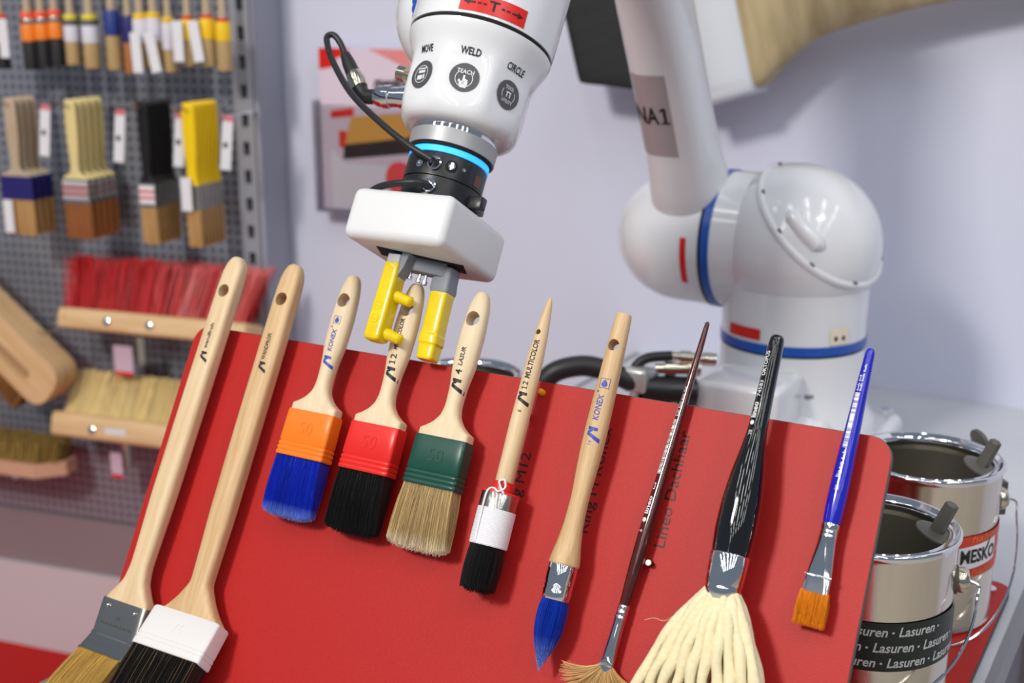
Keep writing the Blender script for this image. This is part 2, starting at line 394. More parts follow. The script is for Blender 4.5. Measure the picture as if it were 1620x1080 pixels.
# ---- work table carrying robot, cans and display
ZT = 0.842
tb = thing('work_table', 'light grey table top with dark metal edge under robot and cans', 'table', STAND @ T4((-0.3, 0.45, 0)))
emit_mesh('table_top', G().box(-0.680, 0.048, -0.132, 1.214, ZT - 0.028, ZT), M_TABLE, tb, STAND, smooth=False)
for a in ((0.048, 0.056, -0.140, 1.214), (-0.688, -0.680, -0.140, 1.214), (-0.680, 0.048, -0.140, -0.132)):
    emit_mesh('edge_trim', G().box(*a, ZT - 0.034, ZT + 0.001), M_TABEDGE, tb, STAND, smooth=False)
for x in (-0.62, 0.02):
    for y in (-0.08, 1.15): emit_mesh('leg', G().rbox(0.05, 0.05, ZT - 0.03, 0.006, 2, T4((x, y, (ZT - 0.03) / 2))), M_TABEDGE, tb, STAND)
emit_mesh('front_panel', G().box(-0.60, 0.0, -0.07, -0.05, 0.12, ZT - 0.03), M_SLOT, tb, STAND, smooth=False)

# ---- red base plate and red display board
def rrect(x0, x1, y0, y1, r, seg=6):
    out = []
    for q, (cx, cy) in enumerate(((x1 - r, y1 - r), (x0 + r, y1 - r), (x0 + r, y0 + r), (x1 - r, y0 + r))):
        for i in range(seg + 1): b = q * PI / 2 + i * PI / 2 / seg; out.append((cx + r * math.cos(b), cy + r * math.sin(b)))
    return out
ZP = 0.850
pl = thing('base_plate', 'flat red rounded base plate lying on the table under the cans', 'plate', STAND @ T4((-0.3, 0.23, ZT)))
emit_mesh('core', G().prism(rrect(-0.668, 0.038, -0.040, 0.563, 0.018), ZT + 0.0002, ZP - 0.0006), M_DARKEDGE, pl, STAND)
emit_mesh('red_face', G().prism(rrect(-0.6675, 0.0375, -0.0395, 0.5625, 0.0175), ZP - 0.0006, ZP), M_RED, pl, STAND)
for x, y in ((0.020, 0.535), (-0.645, 0.535), (0.020, 0.06)):
    emit_mesh('screw', G().lathe([(0, 0.0065), (0.004, 0.0065), (0.0055, 0.004)], 14, T4((x, y, ZP)) @ RotX(90)), M_CHROME, pl, STAND)

bd = thing('display_board', 'large tilted red display board holding ten brushes in a row', 'display board', BOARD @ T4((-0.333, -0.323, 0)))
HB = -0.3230
emit_mesh('panel_core', G().prism(rrect(-0.666, 0.0, HB, 0.0, 0.016), -0.0062, -0.0006), M_DARKEDGE, bd, BOARD)
emit_mesh('red_front', G().prism(rrect(-0.6655, -0.0005, HB + 0.0005, -0.0005, 0.0156), -0.0006, 0.0), M_RED, bd, BOARD)
for x in (-0.56, -0.10):                                              # props behind, down to the base plate
    emit_mesh('prop', G().tube([(x, 0.105, 1.075), (x, 0.25, ZP + 0.004)], 0.007), M_STEEL, bd, STAND)
g = G(); onb = lambda x, y: (x, y, 0.0003)
put_text(g, 'Ring M12', 0.0125, -0.2803, -0.116, onb, fit=0.056); emit_mesh('lettering', g, M_BLACKINK, bd, BOARD, smooth=False)
g = G(); put_text(g, 'Ring M Konex', 0.0125, -0.2158, -0.114, onb, fit=0.086); emit_mesh('lettering', g, M_BLACKINK, bd, BOARD, smooth=False)
g = G(); put_text(g, 'Lineo Dachhaar', 0.0125, -0.1515, -0.112, onb, fit=0.092); emit_mesh('lettering', g, M_BLACKINK, bd, BOARD, smooth=False)
PEGX = [-0.623, -0.554, -0.4855, -0.4175, -0.351, -0.286, -0.219, -0.157, -0.091, -0.029]
def brush_peg(x, y, h):
    emit_mesh('peg', G().lathe([(0, 0.0028), (h, 0.0028), (h + 0.0005, 0.0018)], 10, T4((x, y, 0)) @ RotX(90)), M_DGREYPL, bd, BOARD)

# ================================================================== THE TEN BRUSHES ON THE BOARD
def brush(name, label, x, h, tilt=0.0):
    return thing(name, label, 'paint brush', BOARD @ T4((x, 0, h)) @ RotZ(tilt), 'brushes on the red display board')
def logo_m(g, x, y, k, fn):
    """slanted M mark with a long foot, reading up the handle"""
    def q(pts): put_poly(g, [(x - b * k, y + a * k) for a, b in pts], fn)
    q([(-0.95, -0.72), (-0.38, -0.72), (0.46, 1.0), (-0.02, 1.0)])
    q([(0.30, 0.95), (0.48, 0.98), (0.80, 0.55), (0.74, 0.22), (0.42, 0.40)])
    q([(0.60, 0.45), (0.72, 1.0), (1.12, 1.0), (1.00, -0.28), (0.60, -0.28)])
def small_print(g, x, y, h, n, step, fn):
    """print too small to read: a row of tiny marks running up the handle"""
    for k in range(n):
        if k % 6 == 5: continue
        put_poly(g, [(x, y + k * step), (x, y + k * step + step * .55), (x - h * (0.6 if k % 3 else 1), y + k * step + step * .55), (x - h * (0.6 if k % 3 else 1), y + k * step)], fn)
def figure_one(g, x, y, h, fn, up=True):
    """a 1 with flag and foot, h high, from its left foot"""
    for pts in ([(0.18, 0), (0.36, 0), (0.36, 1), (0.18, 1)], [(0.0, 0.72), (0.18, 0.84), (0.18, 1.0), (0.0, 0.88)], [(0.02, 0), (0.52, 0), (0.52, 0.12), (0.02, 0.12)]):
        put_poly(g, [(x - b * h, y + a * h) if up else (x + a * h, y + b * h) for a, b in pts], fn)
def drop_mark(g, x, y, k, fn):
    t = 0.09
    for a in ((-1, -1, 1, -1 + t), (-1, 1 - t, 1, 1), (-1, -1, -1 + t, 1), (1 - t, -1, 1, 1)):
        put_poly(g, [(x + p * k, y + q * k) for p, q in ((a[0], a[1]), (a[2], a[1]), (a[2], a[3]), (a[0], a[3]))], fn)
    pts = [(0, 0.85)] + [(0.58 * math.cos(b), -0.2 + 0.58 * math.sin(b)) for b in [math.radians(d) for d in range(25, -206, -15)]]
    put_poly(g, [(x + p * k, y + q * k) for p, q in pts], fn)

def embossed(g, txt, size, x, y, z, depth=0.0005):
    vs, fs, w = glyphs(txt, size, -0.012); n = len(vs)
    for a, b, _ in vs: pass
    g.add([(x - w / 2 + a, y + b, z) for a, b, _ in vs] + [(x - w / 2 + a, y + b, z + depth) for a, b, _ in vs], [tuple(n + i for i in f) for f in fs])
    # side walls of the raised figures
    from collections import Counter
    ed = Counter(); d = {}
    for f in fs:
        for i in range(len(f)):
            e = (f[i], f[(i + 1) % len(f)]); ed[tuple(sorted(e))] += 1; d[tuple(sorted(e))] = e
    b0 = len(g.v) - 2 * n
    g.f += [(b0 + d[e][0], b0 + d[e][1], b0 + n + d[e][1], b0 + n + d[e][0]) for e in ed if ed[e] == 1]

FLAT = [(0.0625, .007, .009, 2.2), (0.060, .0115, .0125, 2.2), (0.052, .0165, .0145, 2.3), (0.044, .019, .0155, 2.3), (0.022, .0215, .017, 2.3), (0.0, .0205, .0165, 2.3),
        (-0.022, .0150, .0145, 2.3), (-0.035, .0140, .0140, 2.4), (-0.044, .0172, .0140, 2.6), (-0.0510, .0262, .0145, 3.2), (-0.0560, .0385, .0150, 4), (-0.0585, .0468, .0152, 5), (-0.0590, .0476, .0154, 6), (-0.0655, .0480, .0158, 6)]
def flat_brush(x, label, wood, fer_mat, bris_mat, core_mat, tipw, seed):
    t = brush('flat_brush', label, x, 0.019); L = Loft(FLAT, 40)
    h = emit_mesh('handle', L.geo(), wood, t); bored(h, [zhole(0, 0.038, 0.0064)])
    fl = Loft([(-0.0645, .0485, .0168, 9), (-0.066, .0495, .0178, 9), (-0.092, .0505, .0184, 9), (-0.0935, .0488, .0168, 9), (-0.0945, .0508, .0188, 9), (-0.0965, .0508, .0188, 9), (-0.0975, .0494, .0174, 9),
               (-0.0985, .0510, .0190, 9), (-0.1005, .0510, .0190, 9), (-0.1015, .0496, .0176, 9), (-0.1025, .0511, .0191, 9), (-0.1045, .0511, .0191, 9), (-0.1055, .0500, .0180, 9)], 64, smooth=False)
    f = emit_mesh('ferrule', fl.geo(), fer_mat, t, angle=50)
    g = G(); embossed(g, '50', 0.0155, 0.0, -0.0855, 0.0091); emit_mesh('raised_number', g, fer_mat, f, smooth=False)
    emit_mesh('bristle_core', Loft([(-0.104, .047, .014, 8), (-0.125, .049, .0125, 8), (-0.146, .049, .006, 6), (-0.152, .046, .002, 6)], 40).geo(), core_mat, t)
    emit_mesh('bristles', flat_bundle(2600, -0.104, -0.158, .047, .0148, tipw, .0075, 0.0008, 0.00019, round_tip=0.0035), bris_mat, t, smooth=False, kind='stuff')
    return t, L
B_BLUE = tip_mat('blue_filament', rgb(26, 52, 190), rgb(128, 158, 232), -0.146, -0.158, 0.35, 0.35)
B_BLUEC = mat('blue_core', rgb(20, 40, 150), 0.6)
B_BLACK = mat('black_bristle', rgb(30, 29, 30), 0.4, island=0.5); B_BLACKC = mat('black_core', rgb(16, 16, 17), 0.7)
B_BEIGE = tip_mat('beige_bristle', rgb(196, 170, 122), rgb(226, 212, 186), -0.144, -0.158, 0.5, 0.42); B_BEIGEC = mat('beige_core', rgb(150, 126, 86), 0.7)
t, L = flat_brush(-0.4855, 'flat brush with orange ferrule and bright blue bristles', M_WOOD3, mat('orange_plastic', rgb(244, 122, 28), 0.35), B_BLUE, B_BLUEC, 0.052, 3)
g = G(); logo_m(g, 0.0028, -0.0195, 0.0056, L.surf); put_text(g, 'KONEX', 0.0062, 0.0030, -0.0095, L.surf, bold=0.012, shear=0.15, fit=0.0205); put_text(g, '®', 0.003, -0.002, 0.0118, L.surf); drop_mark(g, 0.0005, 0.0195, 0.0036, L.surf); emit_mesh('print', g, M_BLUEINK, t, smooth=False)
t, L = flat_brush(-0.4175, 'flat brush with red ferrule and black bristles, held by the gripper', M_WOOD3, mat('red_plastic', rgb(222, 40, 34), 0.32), B_BLACK, B_BLACKC, 0.052, 4)
g = G(); logo_m(g, 0.0030, -0.0205, 0.0062, L.surf); figure_one(g, 0.0034, -0.0112, 0.0062, L.surf); put_text(g, '2', 0.0085, 0.0034, -0.0066, L.surf, bold=0.012); put_text(g, 'MULTICOLOR', 0.0055, 0.0020, 0.0012, L.surf, bold=0.02, shear=0.2, fit=0.028); emit_mesh('print', g, M_BLACKINK, t, smooth=False)
t, L = flat_brush(-0.351, 'flat brush with dark green ferrule and natural beige bristles', M_WOOD3, mat('green_plastic', rgb(22, 72, 60), 0.34), B_BEIGE, B_BEIGEC, 0.056, 5)
g = G(); logo_m(g, 0.0030, -0.0210, 0.0062, L.surf); put_text(g, '4', 0.0085, 0.0034, -0.0105, L.surf, bold=0.012); put_text(g, 'LASUR', 0.0058, 0.0022, -0.0035, L.surf, bold=0.012, shear=0.2, fit=0.0165); emit_mesh('print', g, M_BLACKINK, t, smooth=False)

# ---- two long radiator brushes with kinked heads
RAD = [(0.0665, .008, .009, 2.3), (0.0645, .013, .0125, 2.4), (0.058, .0195, .0145, 2.8), (0.048, .0225, .0155, 3.2), (0.03, .0232, .016, 3.6), (-0.08, .0238, .0165, 3.6), (-0.16, .0235, .0165, 3.4), (-0.205, .0215, .0155, 3.2), (-0.228, .0205, .015, 3.2)]
def radiator_brush(x, label, wood, wide, seed, tilt, txt, ytxt, head):
    t = thing('radiator_brush', label, 'paint brush', BOARD @ T4((x, 0, 0.0165)) @ RotZ(tilt), 'brushes on the red display board')
    secs = RAD + [(-0.243, wide * .47, .0150, 3.4), (-0.255, wide * .72, .0150, 4.5), (-0.263, wide * .93, .0150, 6), (-0.2675, wide * .99, .0150, 8)]
    L = Loft(secs, 44); h = emit_mesh('handle', L.geo(), wood, t, angle=50); bored(h, [zhole(0, 0.0315, 0.0062)])
    g = G(); logo_m(g, 0.0028, -0.034, 0.0052, L.surf); put_text(g, txt, 0.0060, 0.0020, ytxt, L.surf, bold=0.01, fit=0.0245); emit_mesh('print', g, M_BLACKINK, t, smooth=False)
    return t, L
t, L = radiator_brush(-0.6255, 'long radiator brush with metal ferrule and yellow bristles', M_WOOD, 0.052, 1, -0.9, 'wandfroh', -0.0255, 'metal')
f = emit_mesh('ferrule', Loft([(-0.2655, .0535, .0165, 9), (-0.267, .054, .017, 9), (-0.296, .054, .0172, 9), (-0.2965, .0548, .0182, 9), (-0.2975, .0554, .0196, 9), (-0.2995, .0554, .0196, 9), (-0.301, .053, .016, 9)], 56, smooth=False).geo(), M_STEEL, t)
for sx in (-0.0165, 0.0165): emit_mesh('rivet_dent', G().sphere(0.0024, 12, 8, T4((sx, -0.272, 0.0083))), M_STEEL, f)
g = G(); put_text(g, 'M', 0.006, -0.001, -0.283, lambda x, y: (x, y, 0.00885), up=False, center=True); [put_poly(g, [(xx, -0.2885), (xx + 0.0011, -0.2885), (xx + 0.0011, -0.2885 + hh), (xx, -0.2885 + hh)], lambda x, y: (x, y, 0.0089)) for xx, hh in ((-0.019 + 0.0019 * q_, (0.0024, 0.0016, 0.0020)[q_ % 3]) for q_ in range(20))]; emit_mesh('stamp', g, M_DGREYPL, f, smooth=False)
K = T4((0, -0.300, 0)) @ RotX(-38)
def moved(gg, K): gg.v = [tuple(K @ Vector(v)) for v in gg.v]; return gg
f2 = emit_mesh('ferrule_bend', moved(Loft([(0.003, .0535, .0165, 9), (-0.002, .0545, .0175, 9), (-0.006, .054, .017, 9), (-0.019, .0535, .0166, 9), (-0.0198, .0545, .0172, 9), (-0.0215, .0545, .0172, 9)], 56, smooth=False).geo(), K), M_STEEL, t)
B_YEL = mat('yellow_bristle', rgb(206, 172, 96), 0.45, island=0.35)
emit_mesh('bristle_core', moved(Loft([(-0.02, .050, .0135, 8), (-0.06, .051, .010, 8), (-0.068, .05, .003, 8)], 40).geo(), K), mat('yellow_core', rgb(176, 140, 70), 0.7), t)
emit_mesh('bristles', moved(flat_bundle(2200, -0.02, -0.073, .050, .0145, .053, .008, 0.0012, 0.0002), K), B_YEL, t, smooth=False, kind='stuff')

t, L = radiator_brush(-0.5555, 'long radiator brush with white plastic ferrule and black bristles', M_WOOD2, 0.0755, 2, -0.2, 'WANDPROFI', -0.0265, 'white')
K = T4((0, -0.262, 0)) @ RotX(-22); M_WPL = mat('white_plastic', rgb(222, 219, 217), 0.38)
f = emit_mesh('ferrule', moved(Loft([(0.0005, .0745, .0185, 9), (-0.001, .0765, .0205, 10), (-0.0265, .0775, .0215, 10), (-0.0268, .0765, .0205, 10), (-0.0273, .0765, .0205, 10), (-0.0276, .0777, .0217, 10), (-0.0305, .0778, .0218, 10), (-0.0308, .0768, .0208, 10), (-0.0313, .0768, .0208, 10), (-0.0316, .078, .022, 10), (-0.0365, .078, .022, 10), (-0.037, .077, .021, 10)], 64, smooth=False).geo(), K), M_WPL, t, angle=50)
g = G(); embossed(g, '75', 0.0145, 0.0, -0.0205, 0.0103); emit_mesh('raised_number', moved(g, K), M_WPL, f, smooth=False)
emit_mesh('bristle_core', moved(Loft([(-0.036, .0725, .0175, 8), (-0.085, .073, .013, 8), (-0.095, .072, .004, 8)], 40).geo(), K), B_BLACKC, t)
B_BLACKM = mat('black_mixed_bristle', rgb(34, 32, 31), 0.4, island=0.6); 
emit_mesh('bristles', moved(flat_bundle(3400, -0.036, -0.10, .0725, .0185, .077, .011, 0.002, 0.0002), K), B_BLACKM, t, smooth=False, kind='stuff')
gb = flat_bundle(160, -0.036, -0.099, .0725, .0192, .077, .012, 0.002, 0.00016); emit_mesh('light_bristles', moved(gb, K), mat('tan_bristle', rgb(150, 122, 84), 0.5, island=0.4), t, smooth=False, kind='stuff')

# ---- ring brush with white string binding
t = brush('ring_brush', 'round ring brush bound with white string, black bristles and red collar', -0.286, 0.0225)
L = Loft([(0.0650, .0009, .0009), (0.0635, .0030, .0030), (0.056, .0062, .0062), (0.034, .0108, .0108), (0.008, .0138, .0138), (-0.017, .0144, .0144), (-0.041, .0151, .0151), (-0.068, .0146, .0146), (-0.091, .0143, .0143)], 40)
h = emit_mesh('handle', L.geo(), M_WOOD, t); bored(h, [zhole(-0.001, 0.0345, 0.0023)])
emit_mesh('hole_core', G().lathe([(0, 0.0023), (0.002, 0.0023)], 16, T4((-0.001, 0.0345, -0.0035)) @ RotX(90)), mat('dark_wood_core', rgb(92, 62, 40), 0.7), t)
g = G(); logo_m(g, 0.0024, -0.0225, 0.0056, L.surf); figure_one(g, 0.0026, -0.0140, 0.0046, L.surf); put_text(g, '2', 0.0064, 0.0026, -0.0108, L.surf, bold=0.01, shear=0.1); put_text(g, 'MULTICOLOR', 0.0062, 0.0026, -0.0052, L.surf, bold=0.015, shear=0.15, fit=0.0330); put_text(g, '8', 0.0042, 0.0030, -0.0330, L.surf); emit_mesh('print', g, M_BLACKINK, t, smooth=False)
emit_mesh('collar', G().lathe([(-0.0895, .0075), (-0.090, .0080), (-0.0975, .0082), (-0.098, .0151), (-0.0995, .0153), (-0.1, .0146)], 48), mat('collar_red', rgb(220, 48, 36), 0.35), t)
emit_mesh('metal_band', G().lathe([(-0.0985, .0144), (-0.0995, .0151), (-0.1125, .0153), (-0.113, .0146)], 56), M_STEEL, t)
g = G(); y = -0.1125
while y > -0.1405: g.rings([[((0.0151 + 0.0005 * math.cos(b)) * math.cos(2 * PI * j / 56), y + 0.0006 * math.sin(b), (0.0151 + 0.0005 * math.cos(b)) * math.sin(2 * PI * j / 56)) for j in range(56)] for b in (PI / 2, PI / 4, 0, -PI / 4, -PI / 2)], False, False); y -= 0.0012
g.lathe([(-0.112, .0149), (-0.1412, .0149)], 48, cap0=False, cap1=False)
M_STRING = mat('white_string', rgb(232, 230, 234), 0.7)
emit_mesh('string_binding', g, M_STRING, t)
gs = G(); gs.tube(smooth_pts([(-0.0040, -0.140, 0.0154), (-0.0045, -0.118, 0.0160), (-0.0040, -0.1005, 0.0162), (-0.001, -0.0965, 0.0130), (0.005, -0.0985, 0.0150), (0.0090, -0.0945, 0.0130), (0.005, -0.0885, 0.0095), (0.0012, -0.0905, 0.0102), (0.006, -0.0960, 0.0130), (0.0095, -0.0995, 0.014)], 6), 0.0008, 8)
emit_mesh('string_tail', gs, M_STRING, t)
emit_mesh('bristle_core', Loft([(-0.140, .0267, .0267), (-0.168, .0267, .0267), (-0.175, .0206, .0206)], 32).geo(), B_BLACKC, t)
emit_mesh('bristles', round_bundle(1900, -0.140, .0138, -0.1785, .0142, 0.0006, 0.005), B_BLACK, t, smooth=False, kind='stuff')

# ---- pointed ring brush with blue bristles
t = brush('ring_brush', 'wooden ring brush with steel ferrule and pointed blue bristles', -0.219, 0.0215)
L = Loft([(0.0595, .0116, .0116), (0.0585, .0125, .0125), (0.040, .0144, .0144), (0.012, .0162, .0162), (-0.045, .0179, .0179), (-0.070, .0160, .0160), (-0.090, .0143, .0143), (-0.108, .0153, .0153), (-0.125, .0191, .0191), (-0.1375, .0234, .0234), (-0.1405, .0239, .0239), (-0.1418, .0225, .0225)], 44)
h = emit_mesh('handle', L.geo(), M_WOOD2, t); bored(h, [zhole(0, 0.0325, 0.0047)])
g = G(); logo_m(g, 0.0030, -0.0405, 0.0058, L.surf); put_text(g, 'KONEX', 0.0066, 0.0030, -0.0290, L.surf, bold=0.01, shear=0.15, fit=0.0210); put_text(g, '®', 0.003, -0.0018, -0.0070, L.surf); drop_mark(g, 0.0012, 0.0010, 0.0040, L.surf); put_text(g, '14', 0.0040, 0.0020, -0.0490, L.surf); emit_mesh('print', g, M_BLUEINK, t, smooth=False)
emit_mesh('ferrule', G().lathe([(-0.1405, .0110), (-0.142, .0115), (-0.155, .0114), (-0.1565, .0108), (-0.158, .0114), (-0.160, .0108), (-0.1615, .0113), (-0.168, .0109), (-0.1685, .0103)], 56), M_CHROME, t, angle=60)
B_BLUE2 = tip_mat('blue_filament_round', rgb(24, 60, 176), rgb(120, 150, 222), -0.196, -0.219, 0.35, 0.35)
emit_mesh('bristle_core', Loft([(-0.168, .0189, .0189), (-0.19, .0189, .0189), (-0.205, .0120, .0120), (-0.212, .0043, .0043)], 32).geo(), B_BLUEC, t)
q = RNG.uniform(0.0, 1, 1900) ** 0.4; a = RNG.uniform(0, 2 * PI, 1900)
root = np.stack([q * .0101 * np.cos(a), np.full(1900, -0.168), q * .0101 * np.sin(a)], 1); ln = -0.198 - 0.022 * (1 - q) - RNG.uniform(0, 0.004, 1900)
tip = np.stack([q * .0085 * np.cos(a), ln, q * .0085 * np.sin(a)], 1); bend = np.stack([q * .0022 * np.cos(a), 0 * a, q * .0022 * np.sin(a)], 1)
emit_mesh('bristles', hairs(root, tip, 0.0002, 0.00012, bend, 5), B_BLUE2, t, smooth=False, kind='stuff')

# ---- slim artist's fan brush
t = brush('fan_brush', 'slim dark red lacquered artist brush with spread fan of hair', -0.1583, 0.0095, -3.7)
M_LACQ = mat('dark_red_lacquer', rgb(86, 24, 18), 0.12, coat=1.0, col2=rgb(40, 12, 12), noise=(500, 14, 500))
L = Loft([(0.0655, .0019, .0019), (0.064, .0036, .0036), (0.042, .0050, .0050), (-0.013, .0069, .0069), (-0.066, .0093, .0093), (-0.105, .0110, .0110), (-0.125, .0108, .0108), (-0.150, .0088, .0088), (-0.162, .0079, .0079)], 32)
emit_mesh('handle', L.geo(), M_LACQ, t)
g = G()
for k in range(46):
    wdt = RNG.choice([0.0003, 0.0005, 0.0008]); y = -0.058 + k * 0.00095
    put_poly(g, [(-0.0005, y), (-0.0005, y + wdt), (-0.0038, y + wdt), (-0.0038, y)], L.surf)
put_text(g, 'lineo', 0.0052, -0.0008, -0.0900, L.surf, bold=0.012, fit=0.014); small_print(g, -0.0012, -0.0705, 0.0016, 4, 0.0014, L.surf); put_text(g, '6', 0.0040, -0.0010, -0.1040, L.surf)
small_print(g, -0.0022, -0.0120, 0.0012, 12, 0.0011, L.surf); small_print(g, -0.0004, -0.0120, 0.0012, 22, 0.0011, L.surf)
put_poly(g, [(-0.0022 + 0.0018 * math.cos(b), -0.0945 + 0.0018 * math.sin(b)) for b in np.linspace(0, 2 * PI, 10, endpoint=False)], L.surf)
emit_mesh('print', g, M_WHITEINK, t, smooth=False)
f = emit_mesh('ferrule', Loft([(-0.1595, .0084, .0084), (-0.1605, .0091, .0091), (-0.1625, .0091, .0091), (-0.163, .0084, .0084), (-0.1655, .0093, .0093), (-0.1675, .0086, .0086), (-0.1695, .0095, .0095), (-0.171, .0089, .0089), (-0.185, .0093, .0086), (-0.198, .0103, .0069), (-0.205, .0110, .0052), (-0.2085, .0086, .0040), (-0.2105, .0047, .0031)], 36, sub=4).geo(), M_CHROME, t, angle=70)
emit_mesh('pressed_fold', Loft([(-0.1995, .002, .002, 2, 0, .0036), (-0.203, .009, .0024, 2, 0, .0030), (-0.2045, .011, .0022, 2, 0, .0026), (-0.206, .009, .0020, 2, 0, .0022)], 20).geo(), M_CHROME, f)
n = 520; an = RNG.uniform(-1, 1, n); ang = np.radians(76) * an; ln = 0.034 * (1 - 0.12 * np.abs(an)) + RNG.normal(0, .0015, n)
root = np.stack([an * .0048, -0.2065 + 0.0015 * np.abs(an), RNG.uniform(-.0012, .0012, n)], 1); tip = root + np.stack([np.sin(ang) * ln, -np.cos(ang) * ln, RNG.normal(0, .0015, n) + 0.002], 1)
bend = np.stack([-np.sin(ang) * 0.002, -np.abs(np.sin(ang)) * 0.003, 0 * ang], 1)
emit_mesh('bristles', hairs(root, tip, 0.00026, 0.0001, bend, 5), mat('badger_hair', rgb(208, 168, 112), 0.5, island=0.5), t, smooth=False, kind='stuff')

# ---- black mop brush with woollen strands
t = brush('mop_brush', 'fat glossy black mop brush with thick cream woollen strands', -0.0912, 0.0285)
M_BLKLACQ = mat('black_lacquer', rgb(10, 10, 12), 0.06, coat=1.0)
L = Loft([(0.0575, .0034, .0034), (0.0568, .0077, .0077), (0.054, .0105, .0105), (0.048, .0114, .0114), (0.012, .0129, .0129), (-0.013, .0143, .0143), (-0.026, .0172, .0172), (-0.050, .0249, .0249), (-0.072, .0291, .0291), (-0.088, .0298, .0298), (-0.108, .0273, .0273)], 56)
emit_mesh('handle', L.geo(), M_BLKLACQ, t)
g = G(); put_text(g, 'OKTOPUS', 0.0046, -0.0014, 0.0245, L.surf, bold=0.008, fit=0.0190); put_text(g, '74583', 0.0042, -0.0014, 0.0085, L.surf, fit=0.0125); put_text(g, 'lineo', 0.0056, -0.0014, -0.0075, L.surf, bold=0.015, fit=0.0120)
put_poly(g, [(-0.0032 + 0.0017 * math.cos(b), -0.0110 + 0.0017 * math.sin(b)) for b in np.linspace(0, 2 * PI, 10, endpoint=False)], L.surf)
put_text(g, '20', 0.0038, -0.0016, -0.0205, L.surf); emit_mesh('print', g, M_WHITEINK, t, smooth=False)
emit_mesh('ferrule', G().lathe([(-0.1065, .0138), (-0.1075, .0144), (-0.1285, .0134), (-0.130, .0126), (-0.1312, .0131), (-0.133, .0126), (-0.139, .0119), (-0.1395, .0110)], 64), M_CHROME, t, angle=60)
M_WOOL = mat('cream_wool', rgb(238, 226, 188), 0.9, col2=rgb(228, 212, 166), noise=(300, 300, 300), bump=0.6, sheen=0.3)
M_FUZZ = mat('wool_fuzz', rgb(240, 230, 200), 0.9)
ends = []
for k in range(19):
    lay = 0 if k < 10 else 1
    u = (k / 9 - 0.5) * 2 if lay == 0 else ((k - 10) / 8 - 0.5) * 2
    x0 = u * 0.0105; z0 = (0.0065 if lay == 0 else -0.003) * math.sqrt(max(0.1, 1 - u * u * .8))
    sp = 0.044 if u < 0 else 0.046
    pts = []; ph = random.uniform(0, 6.28); fr = random.uniform(150, 230)
    for i in range(16):
        q = i / 15; y = -0.134 - 0.116 * q; e = 1 - (1 - q) ** 2.2
        x = x0 + u * sp * (0.55 * e + 0.45 * q ** 1.1) + 0.0014 * math.sin(fr * y + ph) * q
        z = z0 + (0.012 if lay == 0 else 0.002) * math.sin(min(1, q * 2.2) * PI / 2) * (1 - 0.4 * abs(u)) - 0.016 * max(0, q - 0.35) + 0.0012 * math.cos(fr * y * .8 + ph)
        z = max(z, -0.0215)
        pts.append((x, y, z))
    r = [0.0040 + 0.0006 * math.sin(170 * p[1] + ph * 2) + random.uniform(-.0002, .0002) for p in pts]; r[0] = 0.003
    pts2 = smooth_pts(pts, 3); r2 = list(np.interp(np.linspace(0, 1, len(pts2)), np.linspace(0, 1, len(r)), r))
    s = emit_mesh('yarn_strand', G().tube(pts2, r2, 12), M_WOOL, t)
    for p, rr in zip(pts2, r2): ends.append((p, rr))
n = 420; idx = RNG.integers(0, len(ends), n); d = RNG.normal(0, 1, (n, 3)); d /= np.linalg.norm(d, axis=1)[:, None]
root = np.array([ends[i][0] for i in idx]) + d * np.array([[ends[i][1] * .95] for i in idx]); tip = root + d * RNG.uniform(.001, .0032, (n, 1)) + RNG.normal(0, .0008, (n, 3))
emit_mesh('wool_fuzz', hairs(root, tip, 0.00005, 0.00003, RNG.normal(0, .0006, (n, 3)), 3), M_FUZZ, t, smooth=False, kind='stuff')
emit_mesh('stray_fibre', G().tube(smooth_pts([(-0.028, -0.156, 0.004), (-0.036, -0.163, 0.003), (-0.045, -0.163, 0.001), (-0.053, -0.166, -0.002)], 5), 0.00013, 5), M_FUZZ, t)

# ---- blue flat artist brush
t = brush('flat_brush', 'bright blue lacquered artist brush with flat orange bristles', -0.0278, 0.0135, -1.4)
M_BLUELQ = mat('blue_lacquer', rgb(22, 26, 176), 0.1, coat=1.0)
L = Loft([(0.0605, .0022, .0022), (0.0598, .0050, .0050), (0.0565, .0071, .0071), (0.050, .0077, .0077), (0.026, .0095, .0095), (0.0, .0112, .0112), (-0.023, .0129, .0129), (-0.047, .0138, .0138), (-0.060, .0134, .0134), (-0.071, .0122, .0122)], 44)
emit_mesh('handle', L.geo(), M_BLUELQ, t)
g = G()
for k in range(48):
    wdt = RNG.choice([0.0003, 0.0005, 0.0008]); y = -0.0150 + k * 0.00085
    put_poly(g, [(0.0004, y), (0.0004, y + wdt), (-0.0030, y + wdt), (-0.0030, y)], L.surf)
put_text(g, 'lineo', 0.0048, 0.0006, -0.0370, L.surf, bold=0.008, fit=0.0115); small_print(g, 0.0004, -0.0235, 0.0022, 5, 0.0014, L.surf); put_text(g, '20', 0.0036, 0.0010, -0.0460, L.surf); small_print(g, -0.0012, 0.0275, 0.0014, 10, 0.0012, L.surf); small_print(g, 0.0008, 0.0275, 0.0014, 18, 0.0012, L.surf)
emit_mesh('print', g, M_WHITEINK, t, smooth=False)
f = emit_mesh('ferrule', Loft([(-0.0695, .0126, .0126), (-0.0705, .0132, .0132), (-0.0735, .0129, .0129), (-0.0745, .0122, .0122), (-0.076, .0129, .0127), (-0.0775, .0124, .0122), (-0.079, .0131, .0126), (-0.081, .0129, .0120), (-0.095, .0153, .0093, 2.4), (-0.106, .0175, .0069, 3.2), (-0.112, .0182, .0062, 5), (-0.119, .0186, .0058, 6)], 44, sub=4).geo(), M_CHROME, t, angle=70)
